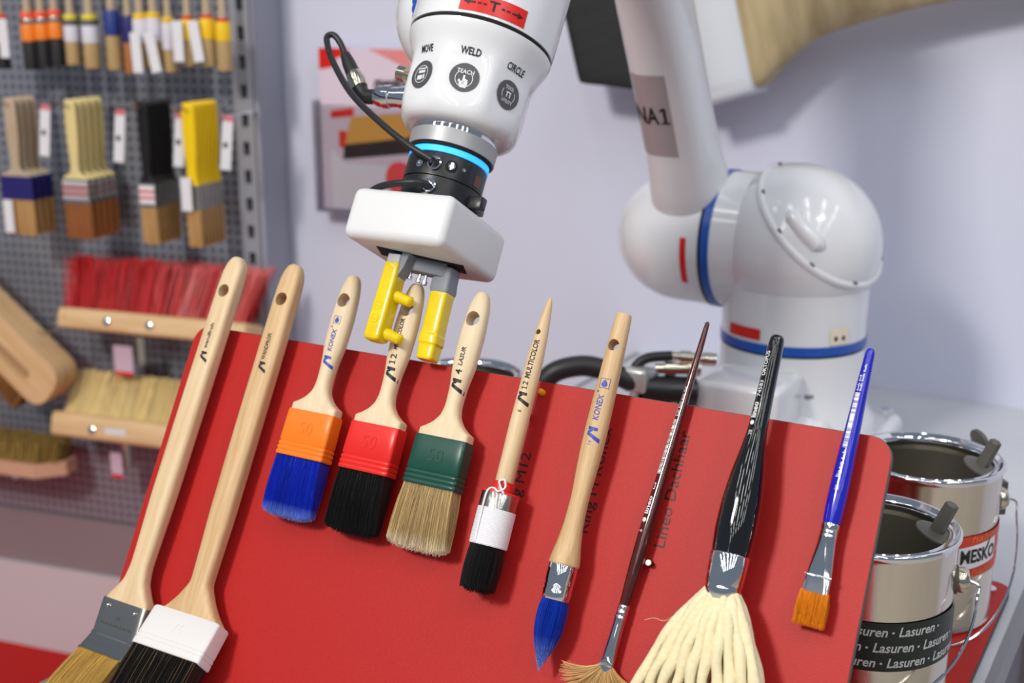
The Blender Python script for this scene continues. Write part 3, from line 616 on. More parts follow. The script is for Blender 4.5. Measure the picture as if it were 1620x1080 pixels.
emit_mesh('pressed_line', G().rbox(0.0195, 0.0014, 0.001, 0.0004, 2, T4((0, -0.1075, 0.0040))), M_CHROME, f)
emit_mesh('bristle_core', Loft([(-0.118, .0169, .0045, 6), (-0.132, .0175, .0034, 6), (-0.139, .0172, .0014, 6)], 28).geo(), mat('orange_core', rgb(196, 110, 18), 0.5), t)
emit_mesh('bristles', flat_bundle(1300, -0.118, -0.1425, .0196, .0055, .0206, .0022, 0.0004, 0.00016), mat('orange_bristle', rgb(222, 132, 26), 0.35, island=0.28), t, smooth=False, kind='stuff')

# pegs that carry the brushes
for i, (y, h) in enumerate(((-.12, .0075), (-.12, .0075), (.01, .010), (.01, .010), (.01, .010), (-.030, .013), (-.03, .0105), (-.04, .004), (-.02, .019), (-.03, .005))):
    brush_peg((PEGX[i] if i != 7 else -0.1565) - 0.006, y, h)
pin = emit_mesh('pin', G().lathe([(0, .0022), (.006, .0022), (.0064, .0018)], 14, T4((-0.1585, -0.1245, 0)) @ RotX(90)), M_BLACKINK, bd, BOARD)
emit_mesh('pin_head', G().lathe([(.0064, .0023), (.0078, .0023), (.0082, .0017)], 14, T4((-0.1585, -0.1245, 0)) @ RotX(90)), M_WHITEINK, pin, BOARD)
emit_mesh('yellow_peg', G().lathe([(0, .0026), (.005, .0026), (.0066, .0018), (.0072, .0005)], 14, T4((-0.2835, -0.0095, 0)) @ RotX(90)), mat('yellow_peg_plastic', rgb(236, 170, 20), 0.4), bd, BOARD)

# ================================================================== PAINT CANS
def label_patch(r, z0, z1, a0, a1, n=40):
    return G().rings([[(r * math.cos(a0 + (a1 - a0) * j / n), r * math.sin(a0 + (a1 - a0) * j / n), z) for j in range(n + 1)] for z in (z0, z1)], False, False, closed=False)
def paint_can(label, x, y, turn, kind):
    R_, H = 0.070, 0.158
    m = STAND @ T4((x, y, ZP)) @ RotZ(turn)
    t = thing('paint_can', label, 'paint can', m, 'metal cans on the red base plate')
    UP = RotX(90)                                                      # lathe axis y -> z
    emit_mesh('body', G().lathe([(0.0, R_ - 0.004), (0.0005, R_ - 0.0005), (0.003, R_ + 0.0004), (0.006, R_ - 0.0008), (H - 0.010, R_ - 0.0008), (H - 0.006, R_ + 0.0002), (H - 0.006, R_ - 0.0025), (0.004, R_ - 0.0022), (0.003, 0.001)], 72, UP, cap1=True), M_TIN, t, angle=30)
    emit_mesh('rim', G().lathe([(H - 0.0085, R_ - 0.001), (H - 0.004, R_ + 0.0018), (H - 0.001, R_ + 0.0016), (H, R_), (H - 0.0005, R_ - 0.002), (H - 0.004, R_ - 0.0035), (H - 0.0045, R_ - 0.0075), (H - 0.0025, R_ - 0.009), (H - 0.0045, R_ - 0.0105), (H - 0.011, R_ - 0.0098), (H - 0.0085, R_ - 0.001)], 72, UP, False, False), M_CHROME, t, angle=60)
    emit_mesh('lining', G().lathe([(H - 0.011, R_ - 0.0098), (H - 0.018, R_ - 0.0030), (0.006, R_ - 0.0030), (0.0055, 0.001)], 72, UP, False, True), M_TININ, t)
    # bail handle ears and wire, axis along local x
    for sx in (1, -1):
        e = emit_mesh('ear', G().lathe([(0, 0.0125), (0.0025, 0.0125), (0.003, 0.0105)], 24, T4((sx * (R_ - 0.002), 0, H - 0.044)) @ RotZ(-90 * sx)), M_DGREYPL, t)
        emit_mesh('ear_cap', G().lathe([(0.003, 0.0105), (0.005, 0.0110), (0.0085, 0.0108), (0.0115, 0.0085), (0.0125, 0.004)], 24, T4((sx * (R_ - 0.002), 0, H - 0.044)) @ RotZ(-90 * sx)), M_NICKEL, e)
    if kind != 'plain':
        w_ = [(-(R_ + 0.010), 0, H - 0.044), (-(R_ + 0.018), -0.004, H - 0.046)]
        for a in np.linspace(0.06, PI - 0.06, 22):
            w_.append((-(R_ + 0.017) * math.cos(a), -0.004 - 0.076 * math.sin(a) if kind == 'dark' else -0.006 - 0.083 * math.sin(a), (H - 0.050) - (0.077 if kind == 'dark' else 0.108) * math.sin(a)))
        w_ += [((R_ + 0.018), -0.004, H - 0.046), ((R_ + 0.010), 0, H - 0.044)]
        emit_mesh('wire_handle', G().tube(smooth_pts(w_, 3), 0.00125, 8), M_CHROME, t)
    if kind == 'dark':
        a0, a1 = math.radians(-150), math.radians(-4); z0, z1 = 0.056, 0.099; zs = 0.0
        lb = emit_mesh('label', label_patch(R_ + 0.0003, z0, z1, a0, a1), mat('label_dark_green', rgb(34, 44, 38), 0.45), t)
        g = G(); fn = lambda x_, y_: ((R_ + 0.0006) * math.cos(a0 + x_ / R_), (R_ + 0.0006) * math.sin(a0 + x_ / R_), y_)
        for row, off in ((0.0875, 0.012), (0.0735, -0.008), (0.0600, 0.004)):
            xx = off
            while xx < 0.170:
                vs, fs, w = glyphs('Lasuren', 0.0118, 0.012, 0.22)
                k = 0.0345 / w
                if xx > 0.002 and xx + 0.036 < 0.177: put_text(g, 'Lasuren', 0.0118, xx, row, fn, up=False, bold=0.012, shear=0.22, fit=0.0345)
                put_poly(g, [(xx + 0.0388 + 0.0011 * math.cos(b), row + 0.0035 + 0.0011 * math.sin(b)) for b in np.linspace(0, 2 * PI, 8, endpoint=False)], fn) if 0 < xx + 0.038 < 0.175 else None
                xx += 0.043
        emit_mesh('lettering', g, mat('label_grey_print', rgb(206, 208, 206), 0.5), lb, smooth=False)
    if kind == 'red':
        a0, a1 = math.radians(-150), math.radians(6)
        lb = emit_mesh('label', label_patch(R_ + 0.0003, 0.059, 0.101, a0, a1), mat('label_red', rgb(206, 62, 42), 0.45), t)
        fn = lambda x_, y_: ((R_ + 0.0006) * math.cos(a0 + x_ / R_), (R_ + 0.0006) * math.sin(a0 + x_ / R_), y_ - 0.009)
        fn2 = lambda x_, y_: ((R_ + 0.0009) * math.cos(a0 + x_ / R_), (R_ + 0.0009) * math.sin(a0 + x_ / R_), y_ - 0.009)
        g = G()
        x0 = 0.088
        for i in range(12): put_poly(g, [(x0 + .05 * i / 12, .076 + .004 * i / 12), (x0 + .05 * (i + 1) / 12, .076 + .004 * (i + 1) / 12), (x0 + .05 * (i + 1) / 12, .099 + .004 * (i + 1) / 12), (x0 + .05 * i / 12, .099 + .004 * i / 12)], fn)
        emit_mesh('name_panel', g, M_CARD, lb)
        g = G(); put_text(g, 'MESKO', 0.0185, 0.0895, 0.0835, fn2, up=False, bold=0.02, fit=0.047); put_poly(g, [(0.1200, 0.0940), (0.1228, 0.0935), (0.1275, 0.1040), (0.1255, 0.1040)], fn2); emit_mesh('lettering', g, M_BLACKINK, lb, smooth=False)
        g = G(); put_text(g, 'Lasuren', 0.012, 0.143, 0.0985, fn, up=False, bold=0.012, shear=0.2, fit=0.034); put_text(g, 'Lasuren', 0.012, 0.143, 0.0850, fn, up=False, bold=0.012, shear=0.2, fit=0.034); put_text(g, 'Lasuren', 0.012, 0.143, 0.0720, fn, up=False, bold=0.012, shear=0.2, fit=0.034); emit_mesh('pale_lettering', g, mat('label_pale_print', rgb(240, 190, 172), 0.5), lb, smooth=False)
        for xx, zz in ((0.100, 0.1035), (0.103, 0.0695)):
            g = G(); put_text(g, 'haltin', 0.010, xx, zz, fn2, up=False, shear=0.2, fit=0.036); emit_mesh('orange_lettering', g, mat('label_orange_print', rgb(226, 120, 60), 0.5), lb, smooth=False)
    return t, m
def rim_plug(label, can_m, ang, lean):
    """grey plastic plug: washer on the inner rim with an upright pin"""
    R_, H = 0.070, 0.158
    m = can_m @ RotZ(ang) @ T4((R_ - 0.021, 0, H - 0.004)) @ RotY(lean)
    t = thing('rim_plug', label, 'plug', m, 'grey plugs on the can rims')
    emit_mesh('washer', G().lathe([(0, 0.0005), (0, 0.0150), (0.001, 0.0172), (0.0026, 0.0172), (0.0034, 0.0150), (0.005, 0.006)], 32, RotX(90)), M_DGREYPL, t)
    emit_mesh('pin', G().lathe([(0.003, 0.0064), (0.031, 0.0058), (0.032, 0.0050)], 6, RotX(90)), M_DGREYPL, t, angle=20)
    return t
# frames: local x axis of each can is its handle axis
tc1, mc1 = paint_can('rear metal can with red banded label behind the other can', -0.040, 0.470, 28, 'red')
tc2, mc2 = paint_can('front metal can with dark green lettered band beside the board', -0.043, 0.279, 14, 'dark')
tc3, mc3 = paint_can('metal can mostly hidden behind the red board, only its rim showing', -0.582, 0.482, 36, 'plain')
rim_plug('grey plastic plug standing on the rear can rim', mc1, -31, 22)
rim_plug('grey plastic plug standing on the front can rim', mc2, -7, 22)
# screw clamp hooked on the far side of the rear can
cl = thing('rim_clamp', 'dark grey plastic clamp hooked outside the rear can', 'clamp', mc1 @ RotZ(20) @ T4((0.070, 0, 0)))
emit_mesh('knob', G().lathe([(0, 0.004), (0.001, 0.0125), (0.004, 0.0125), (0.006, 0.010)], 24, T4((0.004, 0.022, 0.156)) @ RotZ(-90) @ RotX(20)), M_DGREYPL, cl)
emit_mesh('stem', G().tube([(0.006, 0.022, 0.156), (0.005, 0.010, 0.128), (0.004, 0.002, 0.100)], 0.0035, 8), M_DGREYPL, cl)
emit_mesh('wedge', G().prism([(0.003, -0.008), (0.020, -0.010), (0.023, 0.004), (0.020, 0.018), (0.003, 0.020)], 0.088, 0.122), M_DGREYPL, cl, smooth=False)

# ================================================================== ROBOT ARM
SPH = Vector((-0.292, 0.829, 1.133))                                   # shoulder sphere centre in STAND axes
rb = thing('robot_arm', 'white jointed robot arm with blue rings and two-finger gripper over the brushes', 'robot', STAND @ T4((SPH.x, SPH.y, ZT)))
bx, by = SPH.x, SPH.y
def zl(prof, n=64, x=bx, y=by, **k): return G().lathe(prof, n, T4((x, y, 0)) @ RotX(90), **k)
# foot and pedestal
base = emit_mesh('foot', G().rbox(0.250, 0.250, 0.050, 0.014, 4, T4((bx, by, ZT + 0.0255))), M_ROBOT, rb, STAND)
for sx in (-1, 1):
    for sy in (-1, 1): emit_mesh('foot_bolt', zl([(ZT + 0.050, .009), (ZT + 0.058, .009), (ZT + 0.059, .007)], 12, bx + sx * .104, by + sy * .104), M_CHROME, base, STAND)
emit_mesh('pedestal', zl([(ZT + 0.045, .112), (ZT + 0.075, .110), (ZT + 0.090, .0985), (0.962, .0965), (0.975, .0935), (1.006, .0925), (1.0075, .090)]), M_ROBOT, rb, STAND)
for a in (-122, -100, -62):
    emit_mesh('id_plate', label_patch(0.0968, 0.951, 0.962, math.radians(a), math.radians(a + (14 if a == -122 else 7)), 8), M_GREYPL, rb, STAND @ T4((bx, by, 0)))
for dx, sx in ((-0.055, 0.07), (0.055, 0.07)): emit_mesh('foot_rib', G().rbox(0.055, 0.05, 0.05, 0.012, 3, T4((bx + dx, by - 0.105, ZT + 0.068))), M_ROBOT, rb, STAND)
emit_mesh('seal_ring', zl([(1.0070, .0895), (1.0072, .0925), (1.0095, .0925), (1.0097, .0895)]), M_SLOT, rb, STAND)
emit_mesh('blue_ring', zl([(1.0095, .0890), (1.0097, .0935), (1.0215, .0935), (1.0217, .0890)]), M_BLUEBAND, rb, STAND)
emit_mesh('turntable', zl([(1.0210, .0925), (1.05, .0925), (1.085, .0935), (1.12, .094)], cap1=True), M_ROBOT, rb, STAND)
# shoulder ball with bolted cover
sh = emit_mesh('shoulder', G().sphere(0.1050, 64, 32, T4(SPH)), M_ROBOT, rb, STAND)
CN = Vector((0.685, -0.203, 0.700)).normalized(); CX = UZ.cross(CN).normalized(); CM = frame(CX, CN.cross(CX), CN, SPH + CN * 0.0424)   # z out of the cover
capprof = [(0.000, .0985), (0.004, .0985), (0.0062, .0968), (0.0066, .0925)]
for i in range(9):
    b = math.asin(0.0895 / 0.1065) * (1 - i / 8); capprof.append((0.1065 * math.cos(b) - 0.1065 * math.cos(math.asin(0.0895 / 0.1065)) + 0.0075, max(0.1065 * math.sin(b), 0.0008)))
cv = emit_mesh('cover', G().lathe(capprof, 64, RotX(90)), M_ROBOT, rb, STAND @ CM, angle=50)
for a in (93, 142, 180, -145, -103, -46, 20):
    a = math.radians(a); emit_mesh('cover_bolt', G().lathe([(0.006, 0.0042), (0.0072, 0.0042), (0.0074, 0.003)], 12, T4((0.0925 * math.cos(a), 0.0925 * math.sin(a), 0)) @ RotX(90)), M_DGREYPL, cv, STAND @ CM)
g = G(); pts = []
for i in range(9):
    a = math.radians(170 + 44 * i / 8); rr = 0.078; pts.append((rr * math.cos(a), rr * math.sin(a), 0.0235))
g.tube(pts, [0.006] + [0.011] * 7 + [0.006], 14); emit_mesh('cover_ridge', g, M_ROBOT, cv, STAND @ CM)
# horizontal joint towards the upper arm
J = STAND @ frame(Vector((0, 0, 1)), Vector((-1, 0, 0)), Vector((0, -1, 0)), SPH)      # local y runs out along the joint axis
emit_mesh('joint_sleeve', G().lathe([(0.03, .0895), (0.088, .0895), (0.0885, .087)], 64), M_ROBOT, rb, J)
emit_mesh('seal_ring', G().lathe([(0.0985, .086), (0.0987, .0905), (0.1022, .0905), (0.1024, .086)], 64), M_SLOT, rb, J)
emit_mesh('blue_ring', G().lathe([(0.0880, .086), (0.0882, .0908), (0.0985, .0908), (0.0987, .086)], 64), M_BLUEBAND, rb, J)
ep = [(0.1020, .088), (0.1024, .0895), (0.150, .0885)] + [(0.150 + 0.096 * math.sin(b), max(0.0885 * math.cos(b), .001)) for b in np.linspace(0.1, PI / 2, 12)]
je = emit_mesh('joint_end', G().lathe(ep, 64), M_ROBOT, rb, J)
def wrap_patch(rad, y0, y1, a0, a1, n=12):
    return G().rings([[(rad * math.cos(a0 + (a1 - a0) * j / n), y, rad * math.sin(a0 + (a1 - a0) * j / n)) for j in range(n + 1)] for y in (y0, y1)], False, False, closed=False)
emit_mesh('red_sticker', wrap_patch(0.0900, 0.118, 0.126, math.radians(82), math.radians(122)), M_STICKRED, je, J)
emit_mesh('red_sticker', label_patch(0.0938, 1.026, 1.040, math.radians(-130), math.radians(-98), 10), M_STICKRED, rb, STAND @ T4((bx, by, 0)))
st = emit_mesh('cream_sticker', label_patch(0.0938, 1.024, 1.045, math.radians(-44), math.radians(-27), 6), mat('cream_sticker', rgb(236, 224, 200), 0.4), rb, STAND @ T4((bx, by, 0)))
for a in (-39, -32): emit_mesh('dot', label_patch(0.0941, 1.029, 1.0345, math.radians(a - 1.5), math.radians(a + 1.5), 4), M_BLACKINK, st, STAND @ T4((bx, by, 0)))
# upper arm
LA = math.radians(29); A2 = Vector((0, -math.sin(LA), math.cos(LA)))
AM = STAND @ frame(Vector((1, 0, 0)), A2, Vector((1, 0, 0)).cross(A2), SPH + Vector((-0.135, 0, 0)))
AL = Loft([(0.045, .104, .105, 2.4), (0.08, .098, .104, 2.5), (0.12, .088, .096, 2.8), (0.16, .083, .090, 3.0), (0.25, .081, .087, 3.0), (0.42, .080, .086, 3.0), (0.62, .080, .086, 3.0)], 56)
ar = emit_mesh('upper_arm', AL.geo(), M_ROBOT, rb, AM, angle=60)
g = G(); xs = np.linspace(-0.0398, 0.0150, 14)
g.rings([[AL.surf(x, y, 0.0003) for x in xs] for y in np.linspace(0.158, 0.272, 8)], False, False, closed=False)
pt = emit_mesh('name_plate', g, mat('silver_sticker', rgb(176, 168, 172), 0.35, metal=0.15), ar, AM)
g = G(); fa = lambda x, y: AL.surf(x, y, 0.0007); put_text(g, 'NA', 0.032, -0.0345, 0.205, fa, up=False, bold=0.015, fit=0.0330); figure_one(g, 0.0005, 0.205, 0.0225, fa, up=False); emit_mesh('lettering', g, M_BLACKINK, ar, AM, smooth=False)
# elbow and forearm (above the picture)
EL = SPH + Vector((-0.135, 0, 0)) + A2 * 0.64
TOOL = BOARD @ T4((-0.416, 0, 0.025))
emit_mesh('elbow', G().sphere(0.088, 40, 20, T4(EL)), M_ROBOT, rb, STAND)
WJ = STAND.inverted() @ TOOL @ Vector((0, 0.44, -0.02))
emit_mesh('forearm', G().tube([EL, EL.lerp(WJ, 0.35), EL.lerp(WJ, 0.7), WJ], [0.07, 0.062, 0.058, 0.058], 40), M_ROBOT, rb, STAND)
# wrist
def facet_r(th, y, r):
    f = min(max((y - 0.204) / 0.014, 0), 1) * min(max((0.264 - y) / 0.018, 0), 1)
    d = (math.degrees(th) - 27 + 22.5) % 45 - 22.5
    flat = r * 0.955 / math.cos(math.radians(d)); flat = min(flat, r * 1.012)
    return r * (1 - f) + flat * f
WP = [(0.1990, .0475), (0.1988, .0520), (0.2000, .0570), (0.2030, .0612), (0.2080, .0643), (0.2150, .0660), (0.2250, .0668), (0.2350, .0670), (0.2450, .0670), (0.2550, .0674), (0.2630, .0685), (0.2700, .0705), (0.2770, .0735), (0.2830, .0762), (0.2880, .0778), (0.2905, .0782), (0.2908, .0760)]
def wrist_r(y): return float(np.interp(y, [p[0] for p in WP[2:]], [p[1] for p in WP[2:]]))
WP = [(y if y < 0.25 else y - (y - 0.25) * 0.2, r * 0.833) for y, r in WP]
NW = 128
wr = emit_mesh('wrist', G().rings([[(facet_r(2 * PI * j / NW, y, r) * math.sin(2 * PI * j / NW), y, facet_r(2 * PI * j / NW, y, r) * math.cos(2 * PI * j / NW)) for j in range(NW)] for y, r in WP]), M_ROBOT, rb, TOOL, angle=60)
emit_mesh('wrist_groove', G().lathe([(0.2822, .058), (0.2824, .0640), (0.2862, .0640), (0.2864, .058)], 72), M_SLOT, rb, TOOL)
wu = emit_mesh('wrist_upper', G().lathe([(0.2860, .060), (0.2862, .0653), (0.292, .0657), (0.33, .0665), (0.38, .0675), (0.42, .066), (0.46, .056), (0.49, .034), (0.50, .001)], 72), M_ROBOT, rb, TOOL)
kn = emit_mesh('wrist_joint', G().sphere(0.0620, 48, 24, T4((-0.0430, 0.325, -0.022))), M_ROBOT, rb, TOOL)
emit_mesh('blue_ring', G().lathe([(-0.003, .055), (-0.003, .0622), (0.003, .0618), (0.003, .055)], 56, T4((-0.0430, 0.325, -0.022)) @ RotZ(90) @ RotX(-20) @ T4((0, -0.006, 0))), M_BLUEBAND, kn, TOOL)
def wsurf(th0, lift=0.0003):
    def fn(x, y):
        th = th0 + x / 0.055
        r = facet_r(th, y, wrist_r(y)) + lift if y < 0.2830 else 0.0655 + lift + (y - 0.2862) * 0.02
        return (r * math.sin(th), y, r * math.cos(th))
    return fn
def disc(g, cx, cy, r, fn, n=24, rings=3):
    out = [[fn(cx + r * q / rings * math.cos(2 * PI * j / n), cy + r * q / rings * math.sin(2 * PI * j / n)) for j in range(n)] for q in [0.05] + list(range(1, rings + 1))]
    g.rings(out, True, False)
def annulus(g, cx, cy, r0, r1, fn, n=28, a0=0, a1=2 * PI):
    g.rings([[fn(cx + r * math.cos(a0 + (a1 - a0) * j / n), cy + r * math.sin(a0 + (a1 - a0) * j / n)) for j in range(n + 1)] for r in (r0, r1)], False, False, closed=False)
for th, cap, kind in ((27, 'WELD', 'TEACH'), (-18, 'MOVE', 'MOVE'), (72, 'CIRCLE', 'TOOL')):
    th = math.radians(th); s1 = wsurf(th, 0.0010); s2 = wsurf(th, 0.0013)
    g = G(); disc(g, 0, 0.2335, 0.0128, s1); n0 = len(g.v); annulus(g, 0, 0.2335, 0.0128, 0.0130, wsurf(th, 0.0)); 
    bt = emit_mesh('button', g, M_BTN, wr, TOOL)
    g = G()
    if kind == 'TEACH':
        annulus(g, 0, 0.2322, 0.0072, 0.0078, s2, a0=math.radians(130), a1=math.radians(410)); put_text(g, 'TEACH', 0.0052, 0, 0.2368, s2, up=False, center=True, bold=0.012, fit=0.0150)
        for x0, y0, x1, y1 in ((-0.0010, 0.2270, 0.0008, 0.2352), (-0.0034, 0.2260, 0.0040, 0.2298), (0.0008, 0.2295, 0.0022, 0.2322), (0.0022, 0.2295, 0.0036, 0.2315), (-0.0046, 0.2285, -0.0030, 0.2310), (-0.0022, 0.2240, 0.0034, 0.2262)):
            put_poly(g, [(x0, y0), (x1, y0), (x1, y1), (x0, y1)], s2)
    elif kind == 'MOVE':
        annulus(g, 0, 0.2335, 0.0076, 0.0082, s2)
        for x0, y0, x1, y1 in ((-0.005, 0.2380, 0.005, 0.2392), (-0.004, 0.2345, 0.0045, 0.2370), (-0.0045, 0.2285, 0.002, 0.2325), (0.0028, 0.2290, 0.0048, 0.2330)): put_poly(g, [(x0, y0), (x1, y0), (x1, y1), (x0, y1)], s2)
    else:
        annulus(g, 0, 0.2335, 0.0072, 0.0078, s2, a0=math.radians(-30), a1=math.radians(30)); annulus(g, 0, 0.2335, 0.0072, 0.0078, s2, a0=math.radians(150), a1=math.radians(210))
        put_text(g, 'TOOL', 0.0046, 0, 0.2380, s2, up=False, center=True, bold=0.01, fit=0.0100); put_text(g, 'UTILITY', 0.0042, 0, 0.2260, s2, up=False, center=True, bold=0.01, fit=0.0130)
        for x0, y0, x1, y1 in ((-0.0028, 0.2350, 0.0028, 0.2362), (-0.0024, 0.2310, -0.0012, 0.2350), (0.0012, 0.2310, 0.0024, 0.2350)): put_poly(g, [(x0, y0), (x1, y0), (x1, y1), (x0, y1)], s2)
    emit_mesh('symbol', g, M_BTNIN, bt, TOOL, smooth=False)
    g = G(); put_text(g, cap, 0.0088, 0, 0.2540, wsurf(th, 0.0006), up=False, center=True, bold=0.012, fit={'WELD': 0.0175, 'MOVE': 0.0150, 'CIRCLE': 0.0200}[cap]); emit_mesh('button_caption', g, M_BLACKINK, wr, TOOL, smooth=False)
# red arrow sticker above the groove
s0 = wsurf(math.radians(36), 0.0004); s3 = wsurf(math.radians(36), 0.0007); g = G()
xs = np.linspace(-0.025, 0.025, 20); g.rings([[s0(x, y) for x in xs] for y in (0.2885, 0.3045)], False, False, closed=False)
sk = emit_mesh('red_sticker', g, M_STICKRED, wu, TOOL)
g = G(); put_text(g, 'T', 0.0125, 0, 0.2923, s3, up=False, center=True, bold=0.01)
for sx in (-1, 1):
    put_poly(g, [(sx * 0.0225, 0.2965), (sx * 0.0180, 0.2993), (sx * 0.0180, 0.2937)], s3)
    for a, b in ((0.0180, 0.0135), (0.0122, 0.0092), (0.0080, 0.0055)): put_poly(g, [(sx * a, 0.2957), (sx * b, 0.2957), (sx * b, 0.2973), (sx * a, 0.2973)], s3)
emit_mesh('arrow_print', g, M_BLACKINK, sk, TOOL, smooth=False)
# side connector, knob
cn = emit_mesh('side_connector', G().lathe([(0.0, .0105), (0.012, .0105), (0.0125, .0096), (0.022, .0096), (0.0225, .0112), (0.030, .0112), (0.0305, .0102), (0.036, .0100), (0.040, .0085)], 32, T4((-0.0525, 0.2315, 0.006)) @ RotZ(90)), M_CHROME, rb, TOOL, angle=40)
emit_mesh('lock_knob', G().lathe([(0, .0035), (0.006, .0035), (0.0062, .0075), (0.015, .0078), (0.0155, .0060)], 20, T4((-0.047, 0.2450, 0.022)) @ RotZ(80)), M_NICKEL, rb, TOOL, angle=30)
emit_mesh('elbow_plug', G().tube(smooth_pts([(-0.095, 0.2316, 0.005), (-0.107, 0.2320, 0.005), (-0.114, 0.2380, 0.006), (-0.117, 0.2415, 0.0065)], 5), 0.0070, 16), M_RUBBER, rb, TOOL)
emit_mesh('plug_nut', G().tube([(-0.115, 0.2395, 0.006), (-0.1205, 0.2465, 0.007), (-0.1255, 0.2530, 0.008)], [0.0078, 0.0086, 0.0070], 16), M_NICKEL, rb, TOOL)
emit_mesh('cable_boot', G().tube([(-0.1245, 0.2515, 0.008), (-0.1330, 0.2620, 0.009), (-0.1400, 0.2710, 0.0095)], [0.0070, 0.0064, 0.0048], 16), M_RUBBER, rb, TOOL)
emit_mesh('sensor_cable', G().tube(smooth_pts([(-0.1395, 0.2700, 0.0095), (-0.1480, 0.2815, 0.011), (-0.1560, 0.2885, 0.014), (-0.1605, 0.2860, 0.017), (-0.1560, 0.2770, 0.020), (-0.1382, 0.2555, 0.025), (-0.0985, 0.2201, 0.035), (-0.0517, 0.1905, 0.045), (-0.014, 0.1700, 0.046), (0.0095, 0.1605, 0.040)], 8), 0.0030, 14), M_RUBBER, rb, TOOL)
# flange stack
emit_mesh('steel_ring', G().lathe([(0.1930, .0367), (0.1932, .0385), (0.1995, .0385), (0.1997, .0367)], 72), M_CHROME, rb, TOOL)
emit_mesh('grey_spacer', G().lathe([(0.1795, .0371), (0.1797, .0390), (0.1930, .0393), (0.1932, .0379)], 72), M_GREYMET, rb, TOOL)
emit_mesh('dark_groove', G().lathe([(0.1770, .0333), (0.1772, .0373), (0.1796, .0373), (0.1798, .0333)], 72), M_SLOT, rb, TOOL)
emit_mesh('light_ring', G().lathe([(0.1712, .0333), (0.1714, .0360), (0.1768, .0357), (0.1770, .0333)], 72), M_LED, rb, TOOL)
ad = emit_mesh('tool_changer', G().lathe([(0.1500, .0337), (0.1502, .0354), (0.1700, .0354), (0.1713, .0348)], 72), M_BLACK, rb, TOOL)
ad2 = emit_mesh('changer_lower', G().lathe([(0.1272, .0329), (0.1290, .0346), (0.1494, .0348), (0.1500, .0340)], 72), M_BLACK, rb, TOOL)
def socket(par, th, y, r, kind):
    m = TOOL @ RotY(th) @ T4((0, y, 0.0345)) @ RotX(90)
    if kind == 'plug': o = emit_mesh('socket', G().lathe([(0, r), (0.0030, r), (0.0036, r * .8), (0.0030, r * .5)], 24), M_CHROME, par, m)
    elif kind == 'screw':
        o = emit_mesh('screw_recess', G().lathe([(0, r * 1.7), (0.0012, r * 1.7), (0.0013, r * 1.5)], 24), M_SLOT, par, m); o = emit_mesh('screw', G().lathe([(0.0012, r), (0.0024, r), (0.0025, r * .55), (0.0015, r * .5)], 20), M_CHROME, par, m)
    else: o = emit_mesh('eyelet', G().lathe([(0, r), (0.0018, r), (0.0019, r * .6), (0.0012, r * .5)], 16), M_CHROME, par, m)
socket(ad, -8, 0.1585, 0.0034, 'eye'); socket(ad, 15, 0.1600, 0.0062, 'plug'); socket(ad, 39, 0.1605, 0.0032, 'screw'); socket(ad, 57, 0.1610, 0.0017, 'eye'); socket(ad2, 16, 0.1395, 0.0060, 'plug')
g = G(); rr = 0.0356
g.rings([[(rr * math.sin(a), y, rr * math.cos(a)) for a in np.radians(np.linspace(66, 112, 14))] for y in (0.1520, 0.1690)], False, False, closed=False); np_ = emit_mesh('dark_label', g, mat('dark_label', rgb(36, 40, 52), 0.3), ad, TOOL)
g = G(); g.rings([[((rr + .0003) * math.sin(a), y, (rr + .0003) * math.cos(a)) for a in np.radians(np.linspace(78, 92, 6))] for y in (0.1525, 0.1625)], False, False, closed=False); emit_mesh('brown_label', g, mat('brown_label', rgb(96, 66, 52), 0.4), ad, TOOL)
emit_mesh('changer_lever', G().rbox(0.010, 0.012, 0.016, 0.002, 2, RotY(88) @ T4((0, 0.1385, 0.039))), M_BLACK, ad2, TOOL)
emit_mesh('lever_arm', G().rbox(0.026, 0.006, 0.006, 0.0015, 2, RotY(112) @ T4((0, 0.1385, 0.0365))), M_DGREYPL, ad2, TOOL)
emit_mesh('sensor_cable', G().tube(smooth_pts([(0.010, 0.1395, 0.037), (0.003, 0.1375, 0.045), (-0.0112, 0.1350, 0.047), (-0.030, 0.1322, 0.044), (-0.0420, 0.1285, 0.040), (-0.0455, 0.1240, 0.038)], 8), 0.0030, 14), M_RUBBER, rb, TOOL)
# gripper housing and fingers
GB = BOARD @ T4((-0.419, 0.1055, 0.025))
emit_mesh('gripper_housing', G().rbox(0.102, 0.0455, 0.102, 0.0075, 5), M_GRIPWHITE, rb, GB)
emit_mesh('finger_slot_shade', G().rbox(0.078, 0.002, 0.028, 0.0006, 2, T4((0.004, -0.0222, 0.0025)) @ RotY(22)), M_SLOT, rb, GB)  # thin dark plate on the underside; its colour paints the shade inside the slot
emit_mesh('finger_rail', G().rbox(0.052, 0.013, 0.015, 0.0015, 2, T4((0.002, -0.0282, 0.003)) @ RotY(22)), M_GREYPL, rb, GB)
for sx, sy in ((-0.002, -0.0365), (0.006, -0.0372), (0.011, -0.0385)): emit_mesh('finger_screw', G().lathe([(0.0, .0014), (-0.006, .0014), (-0.0062, .0026), (-0.0095, .0026)], 12, T4((sx, sy + 0.004, 0.004 - sx * .4))), M_CHROME, rb, GB)
FB = BOARD
lf = emit_mesh('gripper_finger', Loft([(0.0795, .0138, .0160, 7, -.4300, .040), (0.0700, .0138, .0160, 7, -.4300, .040)], 36, smooth=False).geo(), mat('light_grey_plastic', rgb(178, 180, 184), 0.45), rb, FB)
emit_mesh('finger_web', G().prism([(-.4235, .0795), (-.4235, .058), (-.4185, .070), (-.416, .0825), (-.4235, .0825)], .033, .046), M_GREYPL, lf, FB)
